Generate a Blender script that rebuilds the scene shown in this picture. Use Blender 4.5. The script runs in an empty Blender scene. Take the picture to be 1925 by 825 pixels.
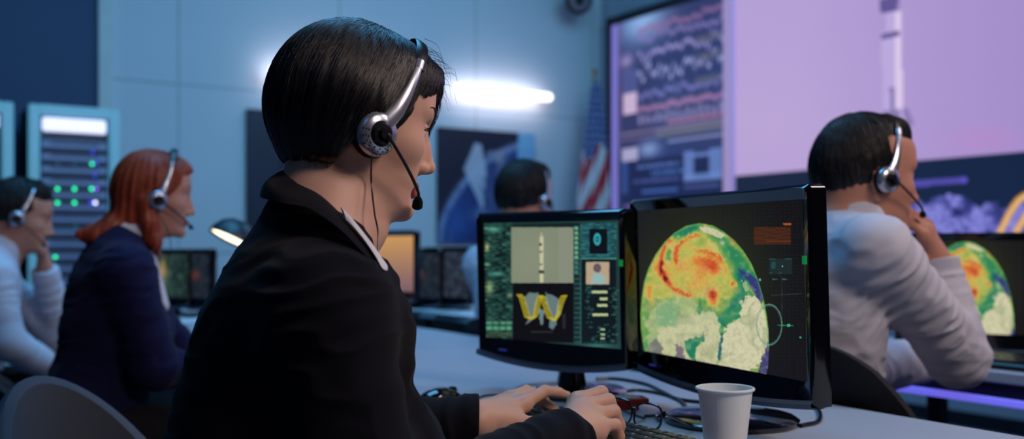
import bpy, math, random
import numpy as np
from mathutils import Vector, Matrix, noise as mnoise

random.seed(7)
FPX, CXP, HYP, CZ = 1850.0, 962.5, 465.0, 1.08
PI = math.pi
col = bpy.context.scene.collection
A = np.array


def P(px, py, Y):
    """point seen at photo pixel (px,py) at distance Y in front of the camera"""
    return A([(px - CXP) / FPX * Y, Y, CZ + (HYP - py) / FPX * Y])


def proj(p):
    p = np.asarray(p, float)
    return CXP + FPX * p[..., 0] / p[..., 1], HYP - FPX * (p[..., 2] - CZ) / p[..., 1]


# room axes: U points to the screen wall, V to the right along the desk rows
U = A([.846, .532, 0.]); U /= np.linalg.norm(U)
V = A([U[1], -U[0], 0.])
ROOMYAW = math.atan2(U[1], U[0])


def RW(f, r, z): return U * f + V * r + A([0, 0, z])


def F_at(px, R):
    u = (px - CXP) / FPX
    return R * (u * V[1] - V[0]) / (U[0] - u * U[1])


def R_at(px, F):
    u = (px - CXP) / FPX
    return F * (U[0] - u * U[1]) / (u * V[1] - V[0])


def z_at(py, p): return CZ + (HYP - py) / FPX * p[1]


def lin(c):
    c = np.asarray(c, float) / 255.0
    return np.where(c <= 0.04045, c / 12.92, ((c + 0.055) / 1.055) ** 2.4)


# ------------------------------------------------------------------ materials
def mat(name, c, rough=.5, metal=0., spec=.5, emit=None, es=0., bump=None, coat=0., trans=0., alpha=1., sheen=0., sss=0., vary=None):
    m = bpy.data.materials.new(name); m.use_nodes = True
    nt = m.node_tree; b = nt.nodes['Principled BSDF']
    lc = tuple(lin(c)) + (1,)
    b.inputs['Base Color'].default_value = lc
    b.inputs['Roughness'].default_value = rough
    b.inputs['Metallic'].default_value = metal
    b.inputs['Specular IOR Level'].default_value = spec
    b.inputs['Coat Weight'].default_value = coat
    b.inputs['Transmission Weight'].default_value = trans
    b.inputs['Alpha'].default_value = alpha
    b.inputs['Sheen Weight'].default_value = sheen
    if sss:
        b.inputs['Subsurface Weight'].default_value = sss
        b.inputs['Subsurface Radius'].default_value = (.012, .004, .002)
        b.inputs['Subsurface Scale'].default_value = 1.0
    if emit is not None:
        b.inputs['Emission Color'].default_value = tuple(lin(emit)) + (1,)
        b.inputs['Emission Strength'].default_value = es
    tc = nt.nodes.new('ShaderNodeTexCoord')
    if bump:
        n = nt.nodes.new('ShaderNodeTexNoise'); n.inputs['Scale'].default_value = bump[0]
        n.inputs['Detail'].default_value = 4
        bp = nt.nodes.new('ShaderNodeBump'); bp.inputs['Strength'].default_value = bump[1]
        bp.inputs['Distance'].default_value = bump[2] if len(bump) > 2 else .001
        nt.links.new(tc.outputs['Object'], n.inputs['Vector'])
        nt.links.new(n.outputs['Fac'], bp.inputs['Height']); nt.links.new(bp.outputs['Normal'], b.inputs['Normal'])
    # a little procedural variation of the base colour everywhere
    v = vary or (9., .12)
    n2 = nt.nodes.new('ShaderNodeTexNoise'); n2.inputs['Scale'].default_value = v[0]
    n2.inputs['Detail'].default_value = 3
    mx = nt.nodes.new('ShaderNodeMix'); mx.data_type = 'RGBA'
    mx.inputs[6].default_value = tuple(x * (1 - v[1]) for x in lc[:3]) + (1,)
    mx.inputs[7].default_value = tuple(min(1, x * (1 + v[1])) for x in lc[:3]) + (1,)
    nt.links.new(tc.outputs['Object'], n2.inputs['Vector'])
    nt.links.new(n2.outputs['Fac'], mx.inputs[0]); nt.links.new(mx.outputs[2], b.inputs['Base Color'])
    return m


def mat_attr(name, strength=1.0, rough=.35, spec=.4, emissive=True):
    """picture shown by a screen (or printed on a poster): colour comes from the mesh itself"""
    m = bpy.data.materials.new(name); m.use_nodes = True
    nt = m.node_tree; b = nt.nodes['Principled BSDF']
    a = nt.nodes.new('ShaderNodeAttribute'); a.attribute_name = 'picture'
    b.inputs['Roughness'].default_value = rough
    b.inputs['Specular IOR Level'].default_value = spec
    if emissive:
        b.inputs['Base Color'].default_value = (.004, .004, .005, 1)
        nt.links.new(a.outputs['Color'], b.inputs['Emission Color'])
        b.inputs['Emission Strength'].default_value = strength
    else:
        nt.links.new(a.outputs['Color'], b.inputs['Base Color'])
    return m


# ------------------------------------------------------------------ objects
def link(o):
    col.objects.link(o); return o


def tag(o, label=None, cat=None, group=None, kind=None):
    if label: o['label'] = label
    if cat: o['category'] = cat
    if group: o['group'] = group
    if kind: o['kind'] = kind
    return o


def thing(name, label, cat, loc=(0, 0, 0), rotz=0., group=None):
    o = bpy.data.objects.new(name, None); link(o)
    o.empty_display_size = .1
    o.location = Vector([float(x) for x in loc]); o.rotation_euler = (0, 0, rotz)
    return tag(o, label, cat, group)


def root_of(o):
    while o.parent is not None: o = o.parent
    return o


def root_mat(o):
    r = root_of(o)
    return Matrix.Translation(r.location) @ r.rotation_euler.to_matrix().to_4x4()


def mkobj(name, verts, faces, mats, parent=None, midx=None, smooth=True, world=True, origin=None, autosmooth=None):
    """link ONE mesh object; verts in world coordinates unless world=False"""
    verts = np.asarray(verts, float)
    if parent is not None and world:
        Mi = np.array(root_mat(parent).inverted())
        verts = verts @ Mi[:3, :3].T + Mi[:3, 3]
    loc = None
    if parent is None and origin is not None:
        verts = verts - np.asarray(origin, float); loc = origin
    me = bpy.data.meshes.new(name)
    if isinstance(faces, np.ndarray) and faces.ndim == 2:
        nf, k = faces.shape
        me.vertices.add(len(verts)); me.vertices.foreach_set('co', verts.astype(np.float32).ravel())
        me.loops.add(nf * k); me.loops.foreach_set('vertex_index', faces.astype(np.int32).ravel())
        me.polygons.add(nf); me.polygons.foreach_set('loop_start', np.arange(0, nf * k, k, dtype=np.int32))
        me.update(calc_edges=True)
    else:
        me.from_pydata([tuple(v) for v in verts.tolist()], [], [tuple(int(i) for i in f) for f in faces])
    if not isinstance(mats, (list, tuple)): mats = [mats]
    for m in mats: me.materials.append(m)
    if midx is not None: me.polygons.foreach_set('material_index', np.asarray(midx, dtype=np.int32))
    me.polygons.foreach_set('use_smooth', np.full(len(me.polygons), bool(smooth)))
    me.update()
    o = bpy.data.objects.new(name, me); link(o)
    if loc is not None: o.location = Vector([float(x) for x in loc])
    if parent is not None: o.parent = parent
    if autosmooth:
        me.shade_auto_smooth if False else None
        try: me.set_sharp_from_angle(angle=math.radians(autosmooth))
        except Exception: pass
    return o


def unit(v):
    v = np.asarray(v, float); return v / (np.linalg.norm(v) + 1e-12)


def frame(d, up=(0, 0, 1)):
    d = unit(d); u = np.asarray(up, float)
    if abs(np.dot(d, u)) > .97: u = A([1., 0, 0])
    s = unit(np.cross(d, u)); t = np.cross(s, d)
    return d, s, t


def rotz(a):
    c, s = math.cos(a), math.sin(a); return A([[c, -s, 0], [s, c, 0], [0, 0, 1.]])


def roty(a):
    c, s = math.cos(a), math.sin(a); return A([[c, 0, s], [0, 1, 0], [-s, 0, c]])


def rotx(a):
    c, s = math.cos(a), math.sin(a); return A([[1, 0, 0], [0, c, -s], [0, s, c]])


class MB:
    """collects simple shapes, links them as one mesh"""
    def __init__(s): s.v = []; s.f = []; s.m = []; s.n = 0

    def add(s, v, f, m=0):
        v = np.asarray(v, float)
        s.v.append(v); s.f += [tuple(i + s.n for i in q) for q in f]; s.m += [m] * len(f); s.n += len(v)
        return s

    def box(s, c, size, R=None, m=0, bev=0.0):
        hx, hy, hz = [x / 2 for x in size]
        R = np.eye(3) if R is None else R
        if bev <= 0:
            v = A([[x, y, z] for x in (-hx, hx) for y in (-hy, hy) for z in (-hz, hz)])
            f = [(0, 1, 3, 2), (4, 6, 7, 5), (0, 4, 5, 1), (2, 3, 7, 6), (0, 2, 6, 4), (1, 5, 7, 3)]
            return s.add(v @ R.T + A(c), f, m)
        # chamfered box: three squeezed rings of corners
        b = min(bev, hx * .95, hy * .95, hz * .95)
        v = []; idx = {}
        for i, sx in enumerate((-1, 1)):
            for j, sy in enumerate((-1, 1)):
                for k, sz in enumerate((-1, 1)):
                    idx[(sx, sy, sz, 0)] = len(v); v.append((sx * hx, sy * (hy - b), sz * (hz - b)))
                    idx[(sx, sy, sz, 1)] = len(v); v.append((sx * (hx - b), sy * hy, sz * (hz - b)))
                    idx[(sx, sy, sz, 2)] = len(v); v.append((sx * (hx - b), sy * (hy - b), sz * hz))
        f = []
        for a in range(3):
            o1, o2 = (a + 1) % 3, (a + 2) % 3
            for sg in (-1, 1):
                q = []
                for (p, r) in ((-1, -1), (1, -1), (1, 1), (-1, 1)):
                    k = [0, 0, 0]; k[a] = sg; k[o1] = p; k[o2] = r
                    q.append(idx[(*k, a)])
                f.append(tuple(q if sg > 0 else q[::-1]))
        for a in range(3):      # edges
            o1, o2 = (a + 1) % 3, (a + 2) % 3
            for p in (-1, 1):
                for r in (-1, 1):
                    k0 = [0, 0, 0]; k1 = [0, 0, 0]
                    k0[a] = -1; k1[a] = 1; k0[o1] = k1[o1] = p; k0[o2] = k1[o2] = r
                    q = [idx[(*k0, o1)], idx[(*k1, o1)], idx[(*k1, o2)], idx[(*k0, o2)]]
                    f.append(tuple(q if p * r < 0 else q[::-1]))
        for k in [(x, y, z) for x in (-1, 1) for y in (-1, 1) for z in (-1, 1)]:
            q = [idx[(*k, 0)], idx[(*k, 1)], idx[(*k, 2)]]
            f.append(tuple(q if k[0] * k[1] * k[2] > 0 else q[::-1]))
        return s.add(A(v) @ R.T + A(c), f, m)

    def cyl(s, a, b, ra, rb=None, n=20, m=0, cap=True):
        rb = ra if rb is None else rb
        return s.tube([a, b], [ra, rb], n, m, cap)

    def tube(s, path, r, n=8, m=0, cap=True, flat=None, up=(0, 0, 1)):
        """sweep of a circle (or ellipse when flat=(w,h)) along a path"""
        path = [np.asarray(p, float) for p in path]; k = len(path)
        r = [r] * k if np.isscalar(r) else list(r)
        vs = []; prev = None
        for i, p in enumerate(path):
            d = path[min(i + 1, k - 1)] - path[max(i - 1, 0)]
            d, sd, t = frame(d, up)
            if prev is not None:
                sd = unit(prev - d * np.dot(prev, d)); t = np.cross(sd, d)
            prev = sd
            for j in range(n):
                a = 2 * PI * j / n
                if flat: vs.append(p + (sd * math.cos(a) * flat[0] + t * math.sin(a) * flat[1]) * r[i])
                else: vs.append(p + (sd * math.cos(a) + t * math.sin(a)) * r[i])
        f = []
        for i in range(k - 1):
            for j in range(n):
                j2 = (j + 1) % n
                f.append((i * n + j, i * n + j2, (i + 1) * n + j2, (i + 1) * n + j))
        if cap:
            f.append(tuple(range(n))[::-1]); f.append(tuple((k - 1) * n + j for j in range(n)))
        return s.add(vs, f, m)

    def lathe(s, prof, c=(0, 0, 0), n=40, R=None, m=0):
        """prof: list of (r,z) from bottom outside up..., revolved about local z"""
        R = np.eye(3) if R is None else R
        vs = []
        for (r, z) in prof:
            for j in range(n):
                a = 2 * PI * j / n; vs.append((r * math.cos(a), r * math.sin(a), z))
        f = []
        for i in range(len(prof) - 1):
            for j in range(n):
                j2 = (j + 1) % n
                f.append((i * n + j, i * n + j2, (i + 1) * n + j2, (i + 1) * n + j))
        return s.add(A(vs) @ R.T + A(c), f, m)

    def prism(s, pts, z0, z1, M=None, c=(0, 0, 0), m=0):
        """polygon pts (x,y) extruded z0..z1 in the local frame M (columns)"""
        M = np.eye(3) if M is None else M
        k = len(pts)
        v = [(x, y, z0) for x, y in pts] + [(x, y, z1) for x, y in pts]
        f = [tuple(range(k))[::-1], tuple(range(k, 2 * k))] + [(i, (i + 1) % k, (i + 1) % k + k, i + k) for i in range(k)]
        return s.add(A(v) @ M.T + A(c), f, m)

    def build(s, name, mats, parent=None, smooth=True, ang=35, world=True, origin=None):
        return mkobj(name, np.concatenate(s.v), s.f, mats, parent, s.m, smooth, world, origin, ang if smooth else None)


def spline(pts, n):
    """Catmull-Rom through pts"""
    p = [np.asarray(x, float) for x in pts]; p = [2 * p[0] - p[1]] + p + [2 * p[-1] - p[-2]]
    out = []; k = len(p) - 3
    for i in range(n):
        t = i / (n - 1) * k; j = min(int(t), k - 1); u = t - j
        a, b, c, d = p[j:j + 4]
        out.append(.5 * ((2 * b) + (-a + c) * u + (2 * a - 5 * b + 4 * c - d) * u * u + (-a + 3 * b - 3 * c + d) * u ** 3))
    return out


def grid_faces(nu, nv, wrapu=False):
    f = []
    for i in range(nu - (0 if wrapu else 1)):
        for j in range(nv - 1):
            i2 = (i + 1) % nu
            f.append((i * nv + j, i2 * nv + j, i2 * nv + j + 1, i * nv + j + 1))
    return f


# ------------------------------------------------------------------ noise
_rng = np.random.RandomState(3)
_NT = _rng.rand(32, 32, 32).astype(np.float32)


def vnoise(Q):
    """smooth value noise, -1..1"""
    Q = np.asarray(Q, np.float32)
    i = np.floor(Q).astype(np.int32); f = Q - i; f = f * f * (3 - 2 * f)
    i &= 31; j = (i + 1) & 31
    x0, y0, z0 = i[:, 0], i[:, 1], i[:, 2]; x1, y1, z1 = j[:, 0], j[:, 1], j[:, 2]
    fx, fy, fz = f[:, 0], f[:, 1], f[:, 2]
    c00 = _NT[x0, y0, z0] * (1 - fx) + _NT[x1, y0, z0] * fx
    c10 = _NT[x0, y1, z0] * (1 - fx) + _NT[x1, y1, z0] * fx
    c01 = _NT[x0, y0, z1] * (1 - fx) + _NT[x1, y0, z1] * fx
    c11 = _NT[x0, y1, z1] * (1 - fx) + _NT[x1, y1, z1] * fx
    return 2 * ((c00 * (1 - fy) + c10 * fy) * (1 - fz) + (c01 * (1 - fy) + c11 * fy) * fz) - 1


# ------------------------------------------------------------------ implicit shapes
MARGIN = [0.1]


def smin(a, b, k):
    h = np.maximum(k - np.abs(a - b), 0) / k
    return np.minimum(a, b) - h * h * k * .25


class Prim:
    def __init__(s, fn, lo, hi, op='u', k=.01):
        s.fn, s.lo, s.hi, s.op, s.k = fn, np.asarray(lo, np.float32), np.asarray(hi, np.float32), op, k

    def __call__(s, Q): return s.fn(Q)


def rc(a, b, ra, rb=None, k=.01, op='u'):
    a = np.asarray(a, np.float32); b = np.asarray(b, np.float32); rb = ra if rb is None else rb
    ab = b - a; L2 = float(ab @ ab) + 1e-12; L = math.sqrt(L2)
    sl = math.sqrt(max(1 - min(1, ((ra - rb) / L)) ** 2, .2))

    def fn(Q):
        q = Q - a; t = np.clip((q @ ab) / L2, 0, 1)
        w = q - t[:, None] * ab
        return (np.sqrt((w * w).sum(1)) - (ra + (rb - ra) * t)) * sl
    r = max(ra, rb)
    return Prim(fn, np.minimum(a, b) - r, np.maximum(a, b) + r, op, k)


def ell(c, r, M=None, k=.01, op='u'):
    c = np.asarray(c, np.float32); r = np.asarray(r, np.float32)
    M = None if M is None else np.asarray(M, np.float32)

    def fn(Q):
        q = Q - c
        if M is not None: q = q @ M
        q = q / r; k0 = np.sqrt((q * q).sum(1)); q2 = q / r; k1 = np.sqrt((q2 * q2).sum(1)) + 1e-9
        return k0 * (k0 - 1) / k1
    e = float(r.max()) if M is not None else r
    return Prim(fn, c - e, c + e, op, k)


def plane(c, n, R=.085, op='s', k=.003):
    """half ball of radius R on the side n points to: cuts a sleeve off square"""
    c = np.asarray(c, np.float32); n = np.asarray(unit(n), np.float32)
    return Prim(lambda Q: np.maximum(-((Q - c) @ n), np.sqrt(((Q - c) ** 2).sum(1)) - R), c - R, c + R, op, k)


class Chain:
    def __init__(s, prims, op='u', k=.01, disp=None):
        s.p = prims; s.op = op; s.k = k; s.disp = disp
        us = [p for p in prims if p.op == 'u']
        s.lo = np.min([p.lo for p in us], 0); s.hi = np.max([p.hi for p in us], 0)

    def __call__(s, Q):
        d = np.full(len(Q), 1.0, np.float32); mg = MARGIN[0]
        for p in s.p:
            pm = mg + p.k; m = ((Q > p.lo - pm) & (Q < p.hi + pm)).all(1)
            if not m.any(): continue
            e = p(Q[m]).astype(np.float32); dm = d[m]
            if p.op == 'u': dm = smin(dm, e, p.k)
            elif p.op == 's': dm = -smin(-dm, e, p.k)
            elif p.op == 'i': dm = -smin(-dm, -e, p.k)
            d[m] = dm
        if s.disp is not None:
            m = np.abs(d) < mg
            if m.any(): d[m] -= s.disp(Q[m])
        return d


class Star:
    """arms joined to a base but not to each other"""
    def __init__(s, base, arms, k=.006, op='u', kk=.01):
        s.base, s.arms, s.k0 = base, arms, k; s.op = op; s.k = kk
        s.lo = np.min([base.lo] + [a.lo for a in arms], 0); s.hi = np.max([base.hi] + [a.hi for a in arms], 0)

    def __call__(s, Q):
        b = s.base(Q); d = b
        for a in s.arms: d = np.minimum(d, smin(b, a(Q), s.k0))
        return d


class Xf:
    """chain given in a local frame: world = M @ local * sc + o"""
    def __init__(s, ch, M, o, op='u', k=.01, sc=1.0):
        s.ch, s.M, s.o, s.op, s.k, s.sc = ch, np.asarray(M, np.float32), np.asarray(o, np.float32), op, k, sc
        cs = A([[x, y, z] for x in (ch.lo[0], ch.hi[0]) for y in (ch.lo[1], ch.hi[1]) for z in (ch.lo[2], ch.hi[2])])
        w = (cs * sc) @ s.M.T + s.o; s.lo = w.min(0).astype(np.float32); s.hi = w.max(0).astype(np.float32)

    def __call__(s, Q): return s.ch(((Q - s.o) @ s.M) / s.sc) * s.sc


def sdf_mesh(fn, h, levels=3, newton=1, lo=None, hi=None, pad=.02, K=1.5):
    lo = np.asarray(fn.lo if lo is None else lo, np.float64) - pad
    hi = np.asarray(fn.hi if hi is None else hi, np.float64) + pad
    H = h * 2 ** levels
    n = np.ceil((hi - lo) / H).astype(int)
    idx = np.stack(np.meshgrid(*[np.arange(k) for k in n], indexing='ij'), -1).reshape(-1, 3)
    offs = A([[x, y, z] for x in (0, 1) for y in (0, 1) for z in (0, 1)])
    for L in range(levels, -1, -1):
        s = h * 2 ** L; MARGIN[0] = 2.2 * s + .035
        d = fn((lo + (idx + .5) * s).astype(np.float32))
        idx = idx[np.abs(d) < s * K]
        if L > 0: idx = (idx[:, None, :] * 2 + offs[None]).reshape(-1, 3)
    N = n * 2 ** levels + 2
    key = lambda q: (q[..., 0].astype(np.int64) * N[1] + q[..., 1]) * N[2] + q[..., 2]
    ck = key(idx); o = np.argsort(ck); idx = idx[o]; ck = ck[o]
    corners = idx[:, None, :] + offs[None]
    kk = key(corners); uk, inv = np.unique(kk.ravel(), return_inverse=True)
    k2 = uk % N[2]; k1 = (uk // N[2]) % N[1]; k0 = uk // (N[1] * N[2])
    MARGIN[0] = .02 + 2 * h
    vals = fn((lo + np.stack([k0, k1, k2], -1) * h).astype(np.float32))
    vc = vals[inv].reshape(-1, 8)
    neg = vc < 0; mixed = neg.any(1) & (~neg.all(1))
    idx, ck, vc, neg = idx[mixed], ck[mixed], vc[mixed], neg[mixed]
    acc = np.zeros((len(idx), 3)); cnt = np.zeros(len(idx))
    E = [(a, b) for a in range(8) for b in range(a + 1, 8) if np.abs(offs[a] - offs[b]).sum() == 1]
    for a, b in E:
        m = neg[:, a] != neg[:, b]
        t = (vc[m, a] / (vc[m, a] - vc[m, b]))[:, None]
        acc[m] += offs[a] + t * (offs[b] - offs[a]); cnt[m] += 1
    v = lo + (idx + acc / cnt[:, None]) * h
    faces = []
    for ax, (c1) in ((0, 4), (1, 2), (2, 1)):
        o1, o2 = (ax + 1) % 3, (ax + 2) % 3
        m = np.nonzero(neg[:, 0] != neg[:, c1])[0]
        q = idx[m]
        e1 = np.zeros(3, int); e1[o1] = 1; e2 = np.zeros(3, int); e2[o2] = 1
        ids = [m]; ok = np.ones(len(m), bool)
        for dq in (e1, e1 + e2, e2):
            kq = key(q - dq); pos = np.searchsorted(ck, kq); pos = np.minimum(pos, len(ck) - 1)
            ok &= ck[pos] == kq; ids.append(pos)
        F = np.stack(ids, 1)
        flip = neg[m, 0]
        F = np.where(flip[:, None], F, F[:, ::-1])
        faces.append(F[ok])
    faces = np.concatenate(faces)
    for _ in range(newton):
        e = h * .5; vf = v.astype(np.float32)
        d = fn(vf); g = np.stack([fn(vf + np.float32(e) * np.eye(3, dtype=np.float32)[i]) - d for i in range(3)], 1) / e
        g2 = np.maximum((g * g).sum(1), .15)
        st = -(d / g2)[:, None] * g
        L = np.linalg.norm(st, axis=1); st *= np.minimum(1, h * .8 / (L + 1e-12))[:, None]
        v = v + st
    return v, faces


# ------------------------------------------------------------------ pictures on screens
class Pic:
    """a picture on a flat rectangle o + u*a + v*b (u right, v down); painted by numpy, stored on the mesh"""
    def __init__(s, TL, TR, BL, nu, nv, bg=(0, 0, 0)):
        s.TL, s.TR, s.BL = [np.asarray(x, float) for x in (TL, TR, BL)]
        s.nu, s.nv = nu, nv
        u, v = np.meshgrid(np.linspace(0, 1, nu), np.linspace(0, 1, nv), indexing='ij')
        s.u, s.v = u.ravel(), v.ravel()
        s.pos = s.TL + s.u[:, None] * (s.TR - s.TL) + s.v[:, None] * (s.BL - s.TL)
        s.X, s.Y = proj(s.pos)      # the traced outlines of the picture content are given in these coordinates
        s.c = np.tile(A(bg, float), (nu * nv, 1))
        s.ns = lambda a, b=0: vnoise(np.stack([s.u * a, s.v * a * .6, np.full_like(s.u, b)], -1))

    def put(s, m, c, a=1.0):
        m = np.clip(np.asarray(m, float) * a, 0, 1)[:, None]
        s.c = s.c * (1 - m) + A(c, float) * m

    def addc(s, m, c):
        s.c = np.clip(s.c + np.asarray(m, float)[:, None] * A(c, float), 0, 255)

    def uv(s): return s.u, s.v

    def rect(s, x0, y0, x1, y1, c, a=1.0, uv=True, e=None):
        X, Y = (s.u, s.v) if uv else (s.X, s.Y)
        s.put((X >= x0) & (X <= x1) & (Y >= y0) & (Y <= y1), c, a)

    def box(s, x0, y0, x1, y1, c, w=.004, a=1.):
        s.rect(x0, y0, x1, y0 + w, c, a); s.rect(x0, y1 - w, x1, y1, c, a)
        s.rect(x0, y0, x0 + w, y1, c, a); s.rect(x1 - w, y0, x1, y1, c, a)

    def blob(s, x, y, rx, ry, uv=False):
        X, Y = (s.u, s.v) if uv else (s.X, s.Y)
        return np.exp(-(((X - x) / rx) ** 2 + ((Y - y) / ry) ** 2))

    def poly(s, pts, warp=0., wf=.05, uv=False):
        X, Y = (s.u, s.v) if uv else (s.X, s.Y)
        if warp:
            X = X + warp * vnoise(np.stack([X * wf, Y * wf, X * 0 + 3.3], -1)); Y = Y + warp * vnoise(np.stack([X * wf, Y * wf, X * 0 + 9.1], -1))
        ins = np.zeros(len(X), bool); n = len(pts)
        for i in range(n):
            x1, y1 = pts[i]; x2, y2 = pts[(i + 1) % n]
            if y1 == y2: continue
            m = ((y1 > Y) != (y2 > Y)) & (X < (x2 - x1) * (Y - y1) / (y2 - y1) + x1)
            ins ^= m
        return ins

    def stroke(s, pts, w, uv=False):
        X, Y = (s.u, s.v) if uv else (s.X, s.Y)
        d = np.full(len(X), 1e9)
        for (x1, y1), (x2, y2) in zip(pts[:-1], pts[1:]):
            dx, dy = x2 - x1, y2 - y1; t = np.clip(((X - x1) * dx + (Y - y1) * dy) / (dx * dx + dy * dy + 1e-12), 0, 1)
            d = np.minimum(d, np.hypot(X - x1 - t * dx, Y - y1 - t * dy))
        return np.exp(-(d / w) ** 2)

    def line(s, pts, w, c, a=1., uv=True):
        X, Y = (s.u, s.v) if uv else (s.X, s.Y)
        d = np.full(len(X), 1e9)
        for (x1, y1), (x2, y2) in zip(pts[:-1], pts[1:]):
            dx, dy = x2 - x1, y2 - y1; t = np.clip(((X - x1) * dx + (Y - y1) * dy) / (dx * dx + dy * dy + 1e-12), 0, 1)
            d = np.minimum(d, np.hypot(X - x1 - t * dx, Y - y1 - t * dy))
        s.put(d < w, c, a)

    def build(s, name, mt, parent=None, curve=0.):
        i = np.arange(s.nu * s.nv).reshape(s.nu, s.nv)
        F = np.stack([i[:-1, :-1].ravel(), i[:-1, 1:].ravel(), i[1:, 1:].ravel(), i[1:, :-1].ravel()], 1)
        o = mkobj(name, s.pos, F, mt, parent, smooth=False)
        at = o.data.color_attributes.new('picture', 'FLOAT_COLOR', 'POINT')
        c = np.concatenate([lin(s.c), np.ones((len(s.c), 1))], 1).astype(np.float32)
        at.data.foreach_set('color', c.ravel())
        return o
# ------------------------------------------------------------------ heads, hands, bodies
FZ = A([-.125, -.114, -.106, -.096, -.084, -.074, -.060, -.046, -.034, -.018, 0., .020, .036, .052, .070, .090])
FX = A([.046, .072, .087, .0965, .0955, .0940, .0985, .0985, .0955, .0910, .087, .0865, .0945, .097, .095, .088])   # front of the face
FB = A([.030, .022, .016, .006, -.004, -.012, -.020, -.030, -.040, -.045, -.045, -.045, -.045, -.045, -.045, -.045])    # back of the section
FW = A([.012, .026, .034, .040, .0455, .050, .0545, .0585, .062, .0655, .0675, .0685, .069, .070, .070, .066])


def _smooth(zs, ys):
    g = np.linspace(zs[0], zs[-1], 216); y = np.interp(g, zs, ys)
    k = np.exp(-(np.arange(-8, 9) / 4.0) ** 2); k /= k.sum()
    return g, np.convolve(np.pad(y, 8, mode='edge'), k, mode='valid')


def face_prim(wide=1.0, k=.03, jaw=1.0):
    g, fx = _smooth(FZ, FX); _, fb = _smooth(FZ, FB)
    w0 = FW * wide * (1 + (jaw - 1) * np.clip((-.02 - FZ) / .06, 0, 1)); _, fw = _smooth(FZ, w0)

    def fn(Q):
        z = np.clip(Q[:, 2], g[0], g[-1])
        f = np.interp(z, g, fx); b = np.interp(z, g, fb); w = np.interp(z, g, fw)
        xc = (f + b) * .5 - .006; a = f - xc
        n = 2.25
        rho = (np.abs((Q[:, 0] - xc) / a) ** n + np.abs(Q[:, 1] / w) ** n) ** (1 / n)
        d = (rho - 1) * np.minimum(a, w) * .9
        dz = np.maximum(-(Q[:, 2] + .117), Q[:, 2] - .085)
        kk = .012; h = np.maximum(kk - np.abs(d - dz), 0) / kk
        return (np.maximum(d, dz) + h * h * kk * .25).astype(np.float32)
    return Prim(fn, (-.05, -.075 * wide, -.12), (.1, .075 * wide, .09), 'u', k)


def head_chain(female=True, detail=True, beard=False):
    j = 1.0 if female else 1.13
    c = [ell((-.004, 0, .036), (.099, .0755, .096)),
         ell((-.048, 0, .012), (.052, .066, .066), k=.03),
         face_prim(1.0 if female else 1.04, .03, j)]
    # brow, cheekbones, chin
    for s in (-1, 1):
        c.append(rc((.091, s * .010, .034), (.078, s * .045, .036), .0062 if female else .010, .006 if female else .007, k=.016))
        c.append(ell((.060, s * .042, -.016), (.024, .020, .018), k=.025))
        c.append(ell((.094, s * .029, .0115), (.011, .0165, .0105), k=.012, op='s'))     # eye socket
    c.append(ell((.090, 0, -.101), (.0150, .018, .013), k=.018))
    # nose
    c += [rc((.088, 0, .026), (.104, 0, -.004), .0072, .0085, k=.016), ell((.096, 0, -.024), (.0165, .0150, .020), k=.012),
          rc((.104, 0, -.004), (.1155, 0, -.029), .0075, .0088, k=.006),
          ell((.116, 0, -.0315), (.0092, .0095, .0082), k=.005),
          rc((.112, 0, -.036), (.096, 0, -.041), .005, .006, k=.005)]
    for s in (-1, 1):
        c.append(ell((.1035, s * .0115, -.0355), (.0105, .0068, .0078), k=.004))
        c.append(ell((.108, s * .0062, -.0435), (.0052, .0032, .0035), k=.002, op='s'))
    # lips
    lip = .0052 if female else .0042
    c.append(rc((.1015, 0, -.061), (.0950, .021, -.064), lip, .002, k=.004))
    c.append(rc((.1015, 0, -.061), (.0950, -.021, -.064), lip, .002, k=.004))
    c.append(rc((.1000, 0, -.0725), (.0930, .018, -.067), lip + .001, .002, k=.003))
    c.append(rc((.1000, 0, -.0725), (.0930, -.018, -.067), lip + .001, .002, k=.003))
    c.append(rc((.108, -.016, -.0665), (.108, .016, -.0665), .0026, k=.003, op='s'))
    for s in (-1, 1):
        # eyeball and lids
        c.append(ell((.0795, s * .031, .0105), (.0122, .0122, .0118), k=.002))
        c.append(rc((.0905, s * .020, .0155), (.0835, s * .043, .0145), .0036, .003, k=.003))
        c.append(rc((.0905, s * .026, .0170), (.0885, s * .035, .0170), .0028, k=.004))
        c.append(rc((.0890, s * .021, .0035), (.0830, s * .042, .0055), .003, k=.004))
        # ear
        e = rotz(s * .35)
        zo = -.018
        c.append(ell((-.010, s * .0745, .004 + zo), (.0165, .005, .029), e, k=.006))
        pts = [(.004, s * .073, .008), (.003, s * .078, .026), (-.010, s * .083, .034), (-.022, s * .086, .024), (-.024, s * .085, .004), (-.013, s * .080, -.018), (-.003, s * .074, -.026)]
        pts = [(a, b, z + zo) for a, b, z in pts]
        for p, q in zip(pts[:-1], pts[1:]): c.append(rc(p, q, .0036, k=.003))
        c.append(ell((-.004, s * .0745, -.022 + zo), (.007, .005, .009), k=.004))
        c.append(ell((-.004, s * .0815, .002 + zo), (.0075, .005, .011), e, k=.003, op='s'))
    return Chain(c)


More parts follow.
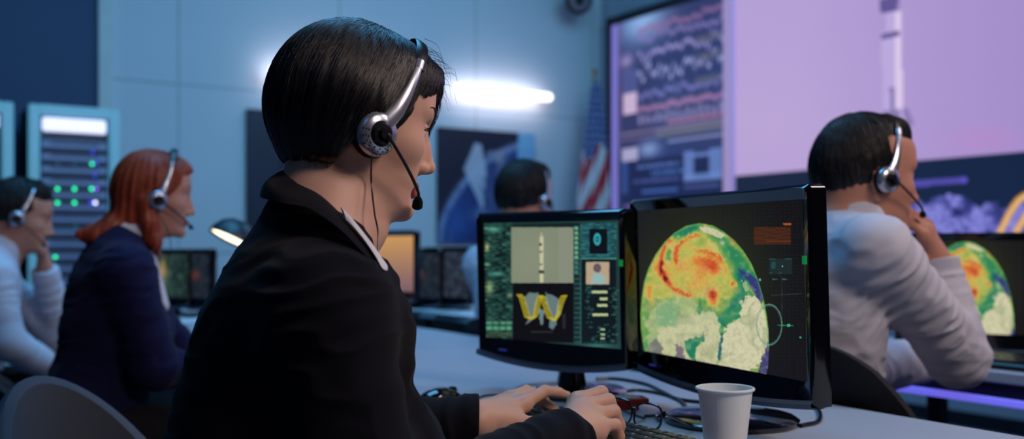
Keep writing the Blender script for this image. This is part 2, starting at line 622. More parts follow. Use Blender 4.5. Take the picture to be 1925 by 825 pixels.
def face_materials(L):
    """0 skin 1 lips 2 eye white 3 iris 4 brow: from where a face centre lies in the head's own frame"""
    x, y, z = L[:, 0], np.abs(L[:, 1]), L[:, 2]
    m = np.zeros(len(L), int)
    t = np.clip(y / .022, 0, 1)
    up = -.0565 - .006 * t + .0015 * np.exp(-(((y - .006) / .004) ** 2)); dn = -.0795 + .011 * t ** 1.6
    m[(x > .085) & (y < .0215) & (z < up) & (z > dn)] = 1
    r = np.sqrt((x - .0795) ** 2 + (y - .031) ** 2 + (z - .0105) ** 2)
    eye = (r < .0128) & (x > .083) & (z < .0145) & (z > .0055) & (y > .0215) & (y < .0405)
    m[eye] = 2
    m[eye & (np.hypot(y - .031, z - .0105) < .0055)] = 3
    by = .037 + .005 * np.sin(np.clip((y - .012) / .04, 0, 1) * PI * .8)
    m[(x > .055) & (y > .012) & (y < .052) & (np.abs(z - by) < .0035 - .0018 * np.clip((y - .012) / .04, 0, 1))] = 4
    return m


def fingers(W, M, curl, spread=1.0, side=1, thumb=None, sc=1.0):
    """generic hand chain. W wrist, M frame columns (along, to the thumb side, back of the hand)"""
    W = A(W, float); M = A(M, float)
    G = lambda x, y, z: W + M @ (A([x, y, z]) * sc)
    L = [(.045, .026, .022), (.049, .030, .023), (.046, .028, .023), (.037, .021, .020)]
    by = [.028, .009, -.010, -.028]; bx = [.092, .096, .091, .082]; rr = [.0092, .0095, .009, .0078]
    palm = Chain([rc(G(-.03, 0, 0), G(.012, 0, 0), .024 * sc, .025 * sc),
                  rc(G(.012, .012, 0), G(.080, .022, .001), .0165 * sc, .0135 * sc, k=.02),
                  rc(G(.012, .0, 0), G(.086, .004, .003), .0165 * sc, .0135 * sc, k=.02),
                  rc(G(.012, -.012, 0), G(.074, -.022, 0), .016 * sc, .0125 * sc, k=.02)])
    arms = []
    for i in range(4):
        c = curl[i] if hasattr(curl, '__len__') else curl
        p = G(bx[i] - .012, by[i] * .95, .002); ang = c * .55; pts = [p, G(bx[i], by[i], .002)]
        cur = A([bx[i], by[i], .002]); sp = (by[i] * 2.2) * spread
        for q, l in enumerate(L[i]):
            d = A([math.cos(ang) * math.cos(sp), math.cos(ang) * math.sin(sp), -math.sin(ang)])
            cur = cur + d * l; pts.append(G(*cur)); ang += c * (1.0 if q == 0 else .7)
        r = rr[i] * sc
        arms.append(Chain([rc(a, b, r * u, r * w, k=.003) for a, b, u, w in zip(pts[:-1], pts[1:], (1.15, 1.05, .97, .9), (1.05, .98, .9, .78))]))
    th = thumb or [(.012, .020, -.006), (.045, .045, -.016), (.075, .056, -.022), (.100, .058, -.030)]
    tp = [G(*q) for q in th]
    arms.append(Chain([rc(a, b, u * sc, w * sc, k=.004) for a, b, u, w in zip(tp[:-1], tp[1:], (.015, .0115, .0100), (.0118, .0102, .0085))]))
    return Star(palm, arms, .012)


def hand_frame(d, back):
    d = unit(d); b = unit(A(back, float) - d * np.dot(d, back)); s = np.cross(b, d)
    return np.stack([d, s, b], 1)


def fold_disp(paths, amp=.004, seed=0., f1=18., f2=48.):
    """cloth wrinkles: noise stretched around the limb it covers"""
    def fn(Q):
        n = vnoise(Q * f1 + seed) * .6
        W = np.zeros(len(Q)); R = np.zeros(len(Q))
        for a, b in paths:
            a = np.asarray(a, np.float32); b = np.asarray(b, np.float32); ab = b - a; L2 = float(ab @ ab)
            q = Q - a; t = np.clip((q @ ab) / L2, 0, 1); d = ((q - t[:, None] * ab) ** 2).sum(1)
            w = np.exp(-np.sqrt(d) / .022) + 1e-9; u = ab / math.sqrt(L2); m = w > W * .02
            if not m.any(): continue
            al = (Q[m] @ u)[:, None] * u; n2 = vnoise(al * f2 + (Q[m] - al) * (f1 * .55) + seed * 3 + n[m][:, None] * .8)
            R[m] += w[m] * (1 - np.abs(n2) * 2); W[m] += w[m]
        r = R / np.maximum(W, 1e-12)
        return (amp * (n * .8 + r * .9)).astype(np.float32)
    return fn


def tube_between(a, b, n): return [A(a) + (A(b) - A(a)) * t for t in np.linspace(0, 1, n)]


class Human:
    """a seated figure: one continuous skin surface, hair and clothes as its parts"""
    def __init__(s, name, label, o, M, J, female=True, size=1.0):
        s.M, s.o, s.J, s.name, s.label, s.fem = A(M), A(o), J, name, label, female
        s.size = size

    def hl(s, p): return s.o + s.M @ (A(p, float) * s.size)      # head frame -> world

    def torso(s, g=0.0, slim=1.0):
        J = s.J; T = J['T']            # columns: forward, left, up (of the chest)
        SL, SR = A(J['sL']), A(J['sR']); mid = (SL + SR) / 2; N = A(J['neck']); PE = A(J['pelvis'])
        up = T[:, 2]; fw = T[:, 0]; half = np.linalg.norm(SL - SR) / 2
        sl = slim
        c = [ell(mid - up * .13 - fw * .0 + fw * J.get('chest', 0), (.096 * sl + g, half * .80 + g, .20 + g), T, k=.05),
             rc(SL + (mid - SL) * .12 - up * .012, SR + (mid - SR) * .12 - up * .012, .050 * sl + g, k=.06),
             rc(N - up * .0, SL + (mid - SL) * .22, J.get('trap', .046) + g * .8, .046 * sl + g, k=.05), rc(N, SR + (mid - SR) * .22, J.get('trap', .046) + g * .8, .046 * sl + g, k=.05),
             ell(mid - up * .11 - fw * .02, (.085 + g, half * .80 + g, .17 + g), T, k=.05),
             rc(mid - up * .20, PE + A([0, 0, .05]), .096 * sl + g, .100 * sl + g, k=.06),
             ell(PE, (.118 * sl + g, .165 * sl + g, .12 + g), T @ np.eye(3), k=.06)]
        if s.fem and J.get('bust', True):
            for q in (-1, 1):
                c.append(ell(mid - up * .16 + fw * (.085 + J.get('chest', 0)) + T[:, 1] * q * .075, (.052 + g, .06 + g, .058 + g), T, k=.05))
        return c

    def arms(s, g=0.0, r=(.050, .041, .036, .026)):
        J = s.J; c = []
        for q in 'LR':
            S, E, W = A(J['s' + q]), A(J['e' + q]), A(J['w' + q])
            c.append(rc(S, E, r[0] + g, r[1] + g, k=.03)); c.append(rc(E, W, r[1] - .001 + g, r[3] + g, k=.02))
        return c

    def legs(s, g=0.0):
        J = s.J; c = []
        for q in 'LR':
            c.append(rc(A(J['pelvis']) + A(J['T'])[:, 1] * (.085 if q == 'L' else -.085), J['k' + q], .085 + g, .06 + g, k=.05))
            c.append(rc(J['k' + q], J['a' + q], .056 + g, .038 + g, k=.03))
        return c

    def body(s, mats, h, hands, newton=1):
        J = s.J
        hc = Xf(head_chain(s.fem), s.M, s.o, k=.02, sc=s.size)
        nk = [rc(s.hl((-.030, 0, -.030)), A(J['neck']), .048 if s.fem else .058, .048 if s.fem else .064, k=.03),
              rc(s.hl((.010, 0, -.070)), A(J['neck']) + s.J['T'][:, 0] * .045, .040 if s.fem else .047, .046, k=.03)]
        ch = Chain([hc] + nk + s.torso() + s.arms() + s.legs())
        ch = Chain([ch] + hands)
        v, f = sdf_mesh(ch, h, newton=newton)
        L = (v - s.o) @ s.M / s.size
        fc = L[f].mean(1)
        m = face_materials(fc)
        # bound the face paint to the head
        far = np.linalg.norm(fc - A([.05, 0, 0]), axis=1) > .14; m[far] = 0
        base = A(J['pelvis']) * A([1, 1, 0])
        o = mkobj(s.name, v, f, mats, None, m, True, origin=base)
        tag(o, s.label, 'person')
        s.root = o; s.h = h
        return o

    def cloth(s, name, prims, cuts, mt, h, amp=.004, seed=0., newton=1, label=None, paths=None):
        J = s.J
        if paths is None: paths = [(J['sL'], J['eL']), (J['eL'], J['wL']), (J['sR'], J['eR']), (J['eR'], J['wR']), (J['neck'], J['pelvis'])]
        ch = Chain([Chain(prims, disp=fold_disp(paths, amp, seed) if amp else None)] + cuts)
        v, f = sdf_mesh(ch, h, newton=newton)
        o = mkobj(name, v, f, mt, s.root, None, True)
        if label: o['label'] = label
        return o

    def feet(s, mt):
        J = s.J
        for q in 'LR':
            a = A(J['a' + q]); d = unit(A(J['T'])[:, 0] * A([1, 1, 0])); h0 = a[2]
            b = A([a[0], a[1], .045])
            ch = Chain([rc(b - d * .05, b + d * .04, .040, .042, k=.03), rc(b + d * .04 - A([0, 0, .008]), b + d * .15 - A([0, 0, .014]), .038, .028, k=.03), rc(b, a, .038, .040, k=.02)])
            v, f = sdf_mesh(ch, .006, newton=0, levels=2)
            v[:, 2] = np.maximum(v[:, 2], .0)
            mkobj('shoe', v, f, mt, s.root, None, True)

    def collar(s, name, inner, outer, mt, th=.004, n=40, label=None, close=False):
        """a turned-down collar: a thick ribbon between two rows of points"""
        I = spline(inner, n); O = spline(outer, n); vs = []; K = 7
        for a, b in zip(I, O):
            a = A(a); b = A(b); w = b - a
            for k in range(K): vs.append(a + w * k / (K - 1))
        vs = A(vs).reshape(n, K, 3)
        # puff outwards from the neck axis
        cen = A(s.J['neck']); out = vs - cen; out[..., 2] *= .25
        out /= np.linalg.norm(out, axis=-1, keepdims=True)
        bul = np.sin(np.linspace(0, PI, K))[None, :, None] * th * 1.2
        top = vs + out * (bul + th); bot = vs - out * 0.0
        V = np.concatenate([top.reshape(-1, 3), bot.reshape(-1, 3)]); g = grid_faces(n, K); N0 = n * K
        F = g + [tuple(N0 + i for i in q[::-1]) for q in g]
        for i in range(n - 1):
            F.append((i * K, N0 + i * K, N0 + (i + 1) * K, (i + 1) * K)); a = i * K + K - 1; b = (i + 1) * K + K - 1
            F.append((a, b, N0 + b, N0 + a))
        for k in range(K - 1):
            F.append((k, k + 1, N0 + k + 1, N0 + k)); a = (n - 1) * K + k
            F.append((a, N0 + a, N0 + a + 1, a + 1))
        o = mkobj(name, V, F, mt, s.root, None, True, autosmooth=60)
        if label: o['label'] = label
        return o

    def hair(s, ch, mt, h, strands=0, crown=(-.03, .0, .12), label=None, wid=.0006, seed=1, newton=1, extra=None, lift=.0005, cen=(-.01, 0, .02), zmin=-.2, wild=.0):
        """hair: implicit mass plus many fine locks laid over it from the crown down"""
        X = Xf(ch, s.M, s.o, sc=s.size)
        v, f = sdf_mesh(Chain([X]), h, newton=newton)
        V = [v]; Fq = [f]; n0 = len(v)
        if strands:
            rng = np.random.RandomState(seed); cen = A(cen); n = strands; K = 12
            th = rng.rand(n) * 2 * PI; p0 = rng.rand(n) ** .7 * 1.0; ln = .5 + rng.rand(n) * 1.0
            ph = p0[:, None] + np.linspace(0, 1, K)[None] * ln[:, None]
            tt = th[:, None] + rng.randn(n)[:, None] * .10 * np.linspace(0, 1, K)[None]
            ax = unit(A(crown) - cen); fx = unit(A([1, 0, 0]) - ax * ax[0]); fy = np.cross(ax, fx)
            D = np.cos(ph)[..., None] * ax + np.sin(ph)[..., None] * (np.cos(tt)[..., None] * fx + np.sin(tt)[..., None] * fy)
            D = D.reshape(-1, 3)
            MARGIN[0] = .3
            t = np.full(len(D), .20); ok = np.zeros(len(D), bool)
            for _ in range(26):      # sphere trace inwards
                q = (cen + D * t[:, None]).astype(np.float32); d = ch(q)
                t = np.where(ok, t, t - np.clip(d, -.01, .03) * .8); ok |= np.abs(d) < .0006
                t = np.maximum(t, .01)
            q = cen + D * (t + lift)[:, None]; good = ok & (q[:, 2] > zmin)
            q = q.reshape(n, K, 3); good = good.reshape(n, K)
            q += (rng.rand(n)[:, None, None] * .0018) * (D.reshape(n, K, 3))
            if wild: q += (np.linspace(0, 1, K) ** 2)[None, :, None] * rng.randn(n, 1, 3) * wild
            vv = []; ff = []; m = n0
            for i in range(n):
                k = K if good[i].all() else int(np.argmin(good[i]))
                if k < 4: continue
                pth = q[i, :k]
                seg = np.linalg.norm(np.diff(pth, axis=0), axis=1)
                if seg.max() > .03: continue
                dd = np.gradient(pth, axis=0); dd /= np.linalg.norm(dd, axis=1, keepdims=True) + 1e-9
                nn = pth - cen; nn /= np.linalg.norm(nn, axis=1, keepdims=True)
                sd = np.cross(dd, nn); sd /= np.linalg.norm(sd, axis=1, keepdims=True) + 1e-9
                w = wid * np.sin(np.linspace(.25, PI * .93, k))[:, None]
                a = pth + sd * w; b = pth - sd * w; c = pth + nn * w
                w3 = np.stack([a, c, b], 1).reshape(-1, 3)
                vv.append(w3)
                r = np.arange(k - 1)[:, None] * 3 + m
                for (x, y) in ((0, 1), (1, 2), (2, 0)):
                    ff.append(np.concatenate([r + x, r + y, r + y + 3, r + x + 3], 1))
                m += 3 * k
            if vv:
                W3 = np.concatenate(vv) * s.size @ s.M.T + s.o
                V.append(W3); Fq.append(np.concatenate(ff)); n0 = m
        if extra is not None:
            ev, ef = extra(n0); V.append(ev); Fq.append(ef)
        o = mkobj('hair', np.concatenate(V), np.concatenate(Fq), mt, s.root, None, True)
        if label: o['label'] = label
        return o


def ribbons(paths, w, n0):
    """fine flyaway locks: three-sided tubes along paths (world)"""
    V = []; Fs = []; m = n0
    for pth in paths:
        pth = A(pth); k = len(pth)
        dd = np.gradient(pth, axis=0); dd /= np.linalg.norm(dd, axis=1, keepdims=True) + 1e-9
        s1 = np.cross(dd, A([.3, -1, .2])); s1 /= np.linalg.norm(s1, axis=1, keepdims=True) + 1e-9; s2 = np.cross(dd, s1)
        ww = w * np.linspace(1, .35, k)[:, None]
        V.append(np.stack([pth + s1 * ww, pth + (-.5 * s1 + .87 * s2) * ww, pth + (-.5 * s1 - .87 * s2) * ww], 1).reshape(-1, 3))
        r = np.arange(k - 1)[:, None] * 3 + m
        for (x, y) in ((0, 1), (1, 2), (2, 0)): Fs.append(np.concatenate([r + x, r + y, r + y + 3, r + x + 3], 1))
        m += 3 * k
    return np.concatenate(V), np.concatenate(Fs)


def headset(H, label, big=True, side=-1, cable_to=None, mic=(.098, -.052, -.072), cup=(.002, -.091, .002), band=None, mats=None, bandx=.018, mic_w=None, rad=1.0, toe=0.):
    """headset worn on a head: band, two ear cups, a microphone boom; built in the head's own frame"""
    silver, black, blk2 = mats
    root = thing('headset', label, 'headset', H.hl((0, 0, 0)))
    W = lambda q: A([H.hl(p) for p in q])
    n = 26
    # band path from one cup over the head to the other
    pts = []
    for i in range(n):
        a = PI * i / (n - 1)
        y = -math.cos(a) * .0925; zz = cup[2] + .014 + math.sin(a) ** .9 * (.142 * rad - cup[2])
        x = cup[0] + .006 + bandx * math.sin(a) ** .6
        pts.append((x, y * (1 - .04 * math.sin(a)), zz))
    m = MB(); m.tube(W(pts[5:-5]), .0085, 10, 0, True, flat=(1.0, .22), up=unit(H.M @ A([0, 1, 0.01])))
    m.build('headband', [black], root)
    for sd, nm in ((-1, 'near'), (1, 'far')):
        q = pts[:7] if sd < 0 else pts[-7:][::-1]
        m = MB(); q = [A(x) + A([0, sd * .001, 0]) for x in q]
        m.tube(W(q[:6]), [.0115, .0095, .0075, .0062, .0055, .0052], 10, 0, True, flat=(1., .5), up=unit(H.M @ A([0, 1, .01])))
        m.tube(W([q[5], A(q[6])]), [.0060, .0060], 10, 0, True, flat=(1., .5), up=unit(H.M @ A([0, 1, .01])))
        m.build('slider', [silver], root)
        c = A([cup[0], sd * abs(cup[1]), cup[2]])
        R = H.M @ A([[1., 0, 0], [0, 0, -sd * -1.], [0, 1., 0]]).T if False else None
        ez = H.M @ unit([toe, sd * 1., -.05]); ex = unit(H.M @ A([1., 0, 0]) - ez * (ez @ (H.M @ A([1., 0, 0])))); ey = np.cross(ez, ex)
        R = np.stack([ex, ey, ez], 1)
        cw = H.hl(c)
        pad = MB(); pad.lathe([(.0, -.016), (.022, -.016), (.0275, -.013), (.030, -.008), (.0275, -.003), (.0255, -.001), (0, -.001)], cw, 40, R)
        cp = pad.build('ear_cushion', [blk2], root)
        m = MB(); m.lathe([(.026, -.003), (.0275, .000), (.0262, .006), (.0225, .0100), (.0155, .0118), (.0150, .0100), (0, .0098)], cw, 48, R)
        cup_o = m.build('ear_cup', [silver], root)
        m = MB(); m.lathe([(.0148, .0085), (.0146, .0135), (.012, .0158), (.0065, .0150), (.0058, .0120), (0, .0118)], cw, 36, R)
        if big:
            m2 = MB()
            for (rr, k0, k1) in ((.0182, 0, 7), (.0212, 0, 9), (.0238, 0, 8)):
                for k in range(k1):
                    a = math.radians(178 + 150 * k / (k1 - 1)) if sd < 0 else math.radians(182 - 150 * k / (k1 - 1))
                    zc = .0118 - (rr - .0155) * .32 if rr > .0155 else .0118
                    zc = np.interp(rr, [.0155, .0225, .0262], [.0118, .0100, .006])
                    c3 = cw + R @ A([rr * math.cos(a), rr * math.sin(a), zc])
                    m2.lathe([(.00105, -.002), (.00105, .0003), (0, .0003)], c3, 8, R)
            m2.build('vent_hole', [black], cup_o)
        m.build('cup_centre', [black], root)
        if sd == side:
            cc = cw + R @ A([0, 0, .013])
            mm = H.hl(mic) if mic_w is None else A(mic_w)
            d = mm - cc; a0 = cc + R @ A([.003, 0, .004])
            path = spline([a0, a0 + d * .12 + ez * .004, a0 + d * .5 + ez * .006, a0 + d * .85 + ez * .002, mm], 22)
            m = MB(); m.cyl(cc, cc + R @ A([0, 0, .007]), .0062, .0056, 20)
            m.tube([path[0], path[1], path[3], path[4]], [.0044, .0044, .0040, .0030], 12)
            m.build('boom_hinge', [black], root)
            m = MB(); m.tube(path[2:], .0021 if big else .0026, 10); m.build('microphone_boom', [black], root)
            dd = unit(A(path[-1]) - A(path[-3]))
            m = MB(); m.tube([mm - dd * .004, mm, mm + dd * .006, mm + dd * .016, mm + dd * .019], [.003, .0048, .0066, .0070, .0045], 14, flat=(1., .8))
            m.build('microphone', [blk2], root)
            if cable_to is not None:
                st = cw + R @ A([.001, 0, -.002]) - H.M @ A([0, 0, .027])
                m = MB(); m.tube(spline([st] + [A(x) for x in cable_to], 40), .0011, 8); m.build('cable', [black], root)
    return root
# ------------------------------------------------------------------ shared materials
SKIN = mat('skin_light', (214, 168, 147), .48, spec=.4, bump=(260, .12, .0004), sss=.15, vary=(28, .07))
SKIN2 = mat('skin_warm', (196, 140, 118), .5, spec=.4, bump=(200, .1, .0004), sss=.12, vary=(20, .10))
LIPS = mat('lips', (168, 72, 74), .35, spec=.5, bump=(500, .2, .0003))
LIPS2 = mat('lips_plain', (176, 110, 98), .45)
EYEW = mat('eye_white', (225, 222, 222), .12, spec=.6)
IRIS = mat('iris', (38, 28, 24), .1, spec=.7)
BROW = mat('eyebrow', (46, 32, 30), .7)
BROWR = mat('eyebrow_auburn', (110, 62, 42), .7)
DARKHAIR = mat('dark_hair', (15, 12, 17), .36, spec=.5, vary=(40, .3), bump=(300, .2, .0005))
REDHAIR = mat('red_hair', (150, 62, 34), .42, spec=.5, vary=(40, .3))
BLACKHAIR = mat('black_hair', (24, 24, 28), .5, spec=.4, vary=(40, .3))
BROWNHAIR = mat('brown_hair', (44, 32, 28), .55, spec=.35, vary=(40, .3))
BLAZER = mat('black_blazer_cloth', (13, 13, 23), .88, spec=.14, bump=(900, .25, .0004), sheen=.06)
NAVY = mat('navy_blazer_cloth', (17, 17, 58), .85, spec=.2, bump=(700, .25, .0004), sheen=.06)
BLOUSE = mat('white_blouse_cloth', (225, 225, 232), .75, spec=.25, bump=(500, .2, .0004))
SHIRT = mat('white_shirt_cloth', (205, 207, 222), .78, spec=.25, bump=(500, .2, .0004))
TROUSER = mat('black_trouser_cloth', (16, 16, 22), .85, spec=.2, bump=(700, .2, .0004))
SHOE = mat('black_shoe_leather', (14, 14, 16), .35)
SILVER = mat('silver_plastic', (176, 182, 196), .26, metal=.75, spec=.6, coat=.3)
BLACKP = mat('black_plastic', (14, 14, 18), .32, spec=.5)
BLACKM = mat('black_foam', (11, 11, 14), .75, spec=.3)


def chain_pts(pts, r, k=.003): return Chain([rc(a, b, x, y, k=k) for a, b, x, y in zip(pts[:-1], pts[1:], r[:-1], r[1:])])


def hero():
    yaw, pit = math.radians(26), math.radians(12)
    M = rotz(yaw) @ roty(pit)
    T = rotz(math.radians(33)) @ roty(math.radians(9))
    J = dict(T=T, neck=(-.240, 1.212, 1.112), sL=(-.298, 1.29, 1.012), sR=(-.200, 1.072, 1.010),
             eL=(-.285, 1.385, .800), wL=(-.052, 1.425, .829), eR=(-.150, 1.045, .775), wR=(.066, 1.245, .838),
             pelvis=(-.285, 1.155, .57), chest=.01, trap=.036)
    f = A([T[0, 0], T[1, 0], 0]); f /= np.linalg.norm(f); l = T[:, 1]
    pe = A(J['pelvis'])
    for q, s in (('L', 1), ('R', -1)):
        J['k' + q] = pe + f * .40 + l * s * .11 + A([0, 0, -.02]); J['a' + q] = A(J['k' + q]) + f * .06 + A([0, 0, -.47])
    H = Human('person', 'woman with black bob haircut in black blazer, typing at the two near monitors', (-.199, 1.245, 1.2348), M, J, True, size=.93)
    # right hand: seen from its little-finger side, knuckles up, fingers bent down to the keys
    w = A(J['wR'])
    mcp = [P(1086, 752, 1.375), P(1102, 763, 1.350), P(1116, 779, 1.325), P(1122, 800, 1.300)]
    pip = [P(1130, 738, 1.400), P(1143, 753, 1.375), P(1153, 774, 1.352), P(1156, 799, 1.328)]
    palm = Chain([rc(w + (w - mcp[1]) * .10, w, .025, .0255)] + [rc(w + (m - w) * .18, m - A([0, 0, .004]), .0175, r, k=.018) for m, r in zip(mcp, (.0128, .0128, .0122, .0115))]
                 + [rc(mcp[0] - A([0, 0, .012]), mcp[3] - A([0, 0, .012]), .010, .009, k=.02)])
    arms = []
    for i in range(4):
        m, p = A(mcp[i]), A(pip[i]); d = unit(p - m)
        dn = unit(d * .50 + A([0, 0, -.87])); dn2 = unit(-d * .12 + A([0, 0, -1.]))
        l1, l2 = (.022, .024, .023, .019)[i], (.018, .019, .019, .016)[i]
        a = p + dn * l1; b = a + dn2 * min(l2, max(.006, a[2] - .816))
        r = (.0098, .0100, .0096, .0085)[i]
        arms.append(chain_pts([m, p, a, b], [r * 1.10, r * 1.02, r * .9, r * .78], .0035))
    th = [w + A([-.004, .028, -.004]), w + A([.004, .065, -.012]), w + A([.034, .100, -.014]), w + A([.058, .118, -.018])]
    arms.append(chain_pts(th, [.016, .0125, .0105, .0085], .004))
    handR = Star(palm, arms, .010)
    # left hand: seen from its thumb side, index finger arched out over the keys
    w = A(J['wL'])
    mcp = [P(984, 758, 1.487), P(972, 752, 1.507), P(963, 748, 1.527), P(955, 747, 1.547)]
    palm = Chain([rc(w + (w - mcp[1]) * .08, w, .0220, .0235)] + [rc(w + (m - w) * .15, m - A([0, 0, .003]), .0165, r, k=.018) for m, r in zip(mcp, (.0118, .0118, .0112, .0105))]
                 + [rc(w + A([.004, -.006, -.006]), P(965, 790, 1.455), .0165, .0135, k=.018)])
    fi = [[mcp[0], P(1024, 735, 1.52), P(1050, 738, 1.537), P(1066, 743, 1.548)],
          [mcp[1], P(1016, 752, 1.545), P(1037, 766, 1.556), P(1050, 777, 1.56)],
          [mcp[2], P(1002, 739, 1.560), P(1022, 752, 1.575), P(1034, 763, 1.58)],
          [mcp[3], P(990, 733, 1.585), P(1005, 742, 1.598), P(1016, 751, 1.605)]]
    fr = [(.0112, .0092, .0080, .0062), (.0112, .0094, .0082, .0066), (.0105, .0088, .0078, .0064), (.0095, .0080, .0068, .0056)]
    arms = [chain_pts(a, b, .003) for a, b in zip(fi, fr)]
    th = [P(935, 788, 1.435), P(972, 795, 1.452), P(1003, 797, 1.470), P(1031, 795, 1.487)]
    arms.append(chain_pts(th, [.017, .0135, .0105, .0070], .006))
    handL = Star(palm, arms, .010)
    H.body([SKIN, LIPS, EYEW, IRIS, SKIN], .0022, [handR, handL])
    # nails
    for nm, tip, prev in [('fingernail', fi[0][3], fi[0][2]), ('fingernail', th[3], th[2])]:
        d = unit(A(tip) - A(prev)); up = unit(A([0, 0, 1]) - d * d[2]); s = np.cross(d, up); R = np.stack([d, s, up], 1)
        m = MB(); v = []
        for i in range(6):
            for j in range(7):
                a = (j / 6 - .5) * 1.9; v.append(A(tip) + R @ A([-.006 + i * .0020, math.sin(a) * .0058 * (1 - .03 * i * i), math.cos(a) * .0060 + .0006]))
        m.add(v, grid_faces(6, 7)); m.build(nm, [mat('nail', (224, 178, 164), .25)], H.root)
    # blazer
    g = .016
    pr = H.torso(g) + H.arms(g, r=(.052, .043, .038, .022))
    nb = H.hl((-.03, 0, -.03))
    Nk = A(J['neck']); fw = T[:, 0]; up = T[:, 2]
    # neck opening and the front V
    opening = [rc(Nk + fw * .028 - up * .02, Nk + fw * .028 + up * .25, .073, .100, k=.010, op='s'),
               rc(Nk + fw * .075 + up * .015, Nk + fw * .17 - up * .15, .070, .014, k=.008, op='s')]
    wl, wr = A(J['wL']), A(J['wR'])
    for q, other in (('L', P(984, 758, 1.487)), ('R', P(1102, 763, 1.35))):
        W = A(J['w' + q]); E = A(J['e' + q]); d = unit(other - W) if q == 'R' else A([1, .05, -.02])
        opening.append(plane(W + d * (.004 if q == 'L' else .010), d))
    # hanging front edge of the open blazer
    pr += [rc(P(705, 545, 1.13), P(722, 620, 1.14), .022, .028, k=.04), rc(P(722, 620, 1.14), P(722, 790, 1.15), .028, .030, k=.03)]
    # hem of the jacket over the hips
    pr.append(rc(A(J['pelvis']) + A([0, 0, .10]), A(J['pelvis']) + A([0, 0, -.02]), .112, .125, k=.06))
    H.cloth('blazer', pr, opening, BLAZER, .0035, amp=.0034, seed=2.)
    ch = H.torso(.004); bl = H.cloth('blouse', ch[:2] + ch[2:5], [rc(Nk + fw * .02 + up * .0, Nk + fw * .02 + up * .25, .056, .062, k=.004, op='s')], BLOUSE, .006, amp=0)
    # trousers
    tr = [ell(J['pelvis'], (.14, .18, .12), T, k=.05)] + H.legs(.010)
    H.cloth('trousers', tr, [], TROUSER, .008, amp=.003, newton=0)
    H.feet(SHOE)
    # lapel and collar of the blazer, blouse collar inside it
    inner = [P(600, 322, 1.30), P(566, 320, 1.255), P(540, 324, 1.215), P(560, 345, 1.175), P(602, 368, 1.150), P(645, 410, 1.135), P(680, 450, 1.125), P(708, 488, 1.120), P(728, 524, 1.118)]
    outer = [P(570, 345, 1.345), P(520, 352, 1.275), P(498, 370, 1.205), P(534, 382, 1.135), P(582, 392, 1.105), P(632, 426, 1.085), P(668, 462, 1.082), P(698, 498, 1.085), P(722, 534, 1.092)]
    SC = lambda L, d: [A([p[0] * (1 - d / p[1]), p[1] - d, CZ + (p[2] - CZ) * (1 - d / p[1])]) for p in L]
    inner, outer = inner[:2] + SC(inner[2:], .012), outer[:2] + SC(outer[2:], .016)
    H.collar('blazer_collar', inner, outer, BLAZER, th=.006, n=60)
    inner = [P(640, 390, 1.150), P(655, 405, 1.140), P(672, 425, 1.135), P(690, 448, 1.130), P(706, 470, 1.128), P(719, 490, 1.126)]
    outer = [P(648, 412, 1.138), P(662, 425, 1.130), P(684, 452, 1.123), P(703, 480, 1.118), P(716, 503, 1.116), P(725, 508, 1.116)]
    inner, outer = SC(inner, .034), SC(outer, .046)
    H.collar('blouse_collar', inner, outer, BLOUSE, th=.0035, n=30, label='white blouse collar')
    # hair
    hc = Chain([
        ell((-.014, 0, .036), (.105, .089, .102)),
        ell((-.042, 0, .006), (.072, .082, .078), k=.04), ell((-.030, 0, -.042), (.054, .066, .052), k=.03),
        ell((-.020, .040, .010), (.060, .052, .085), k=.04), ell((-.024, -.040, .008), (.056, .052, .080), k=.03),
        ell((.042, .004, .076), (.068, .068, .046), k=.03),
        # open the face: everything ahead of the hairline and below the fringe
        Prim(lambda Q: np.maximum((.040 + .82 * (Q[:, 2] - .003)) - Q[:, 0], -(.103 - Q[:, 2] + .45 * np.maximum(0, np.abs(Q[:, 1]) - .03))), (-.2, -.2, -.2), (.2, .2, .2), 's', .006),
        # under edge of the bob rising towards the ear
        Prim(lambda Q: Q[:, 2] - np.minimum(-.073 + .15 * (Q[:, 0] + .07) + 2.2 * np.maximum(0, Q[:, 0] + .034), -.012), (-.2, -.2, -.2), (.2, .2, .2), 's', .010),
        chain_pts([(.080, .030, .112), (.100, .018, .100), (.108, .014, .078), (.1085, .014, .040), (.106, .018, .006)], [.020, .014, .0085, .006, .002], .01),
    ], disp=lambda Q: (.0020 * vnoise(np.stack([np.arctan2(Q[:, 1], Q[:, 0] + .03) * 9, np.arctan2(Q[:, 1], Q[:, 0] + .03) * 2, Q[:, 2] * 6], -1) * 1.0) + .0007 * vnoise(np.stack([np.arctan2(Q[:, 1], Q[:, 0] + .03) * 40, Q[:, 0] * 5, Q[:, 2] * 8], -1))).astype(np.float32))

    def fly(n0):
        rng = np.random.RandomState(5); ps = []
        for i in range(60):      # flyaways over the parting and forehead
            a = rng.rand(); y = rng.randn() * .03
            s = A([.05 + .05 * a, y, .126 - .05 * a * a])
            e = s + A([.022 + rng.rand() * .014, rng.randn() * .012, -.012 - rng.rand() * .02])
            mid = (s + e) / 2 + A([.004, 0, .006 + rng.rand() * .006])
            ps.append([H.hl(q) for q in spline([s, mid, e], 9)])
        for i in range(260):      # the long lock beside the far cheek
            s = A([.085 + rng.rand() * .02, .018 + rng.randn() * .006, .112]); e = A([.106 + rng.randn() * .003, .018 + rng.randn() * .004, .012 - rng.rand() * .03])
            mid = A([.113 + rng.randn() * .0025, .014 + rng.randn() * .004, .062])
            ps.append([H.hl(q) for q in spline([s, mid, e], 10)])
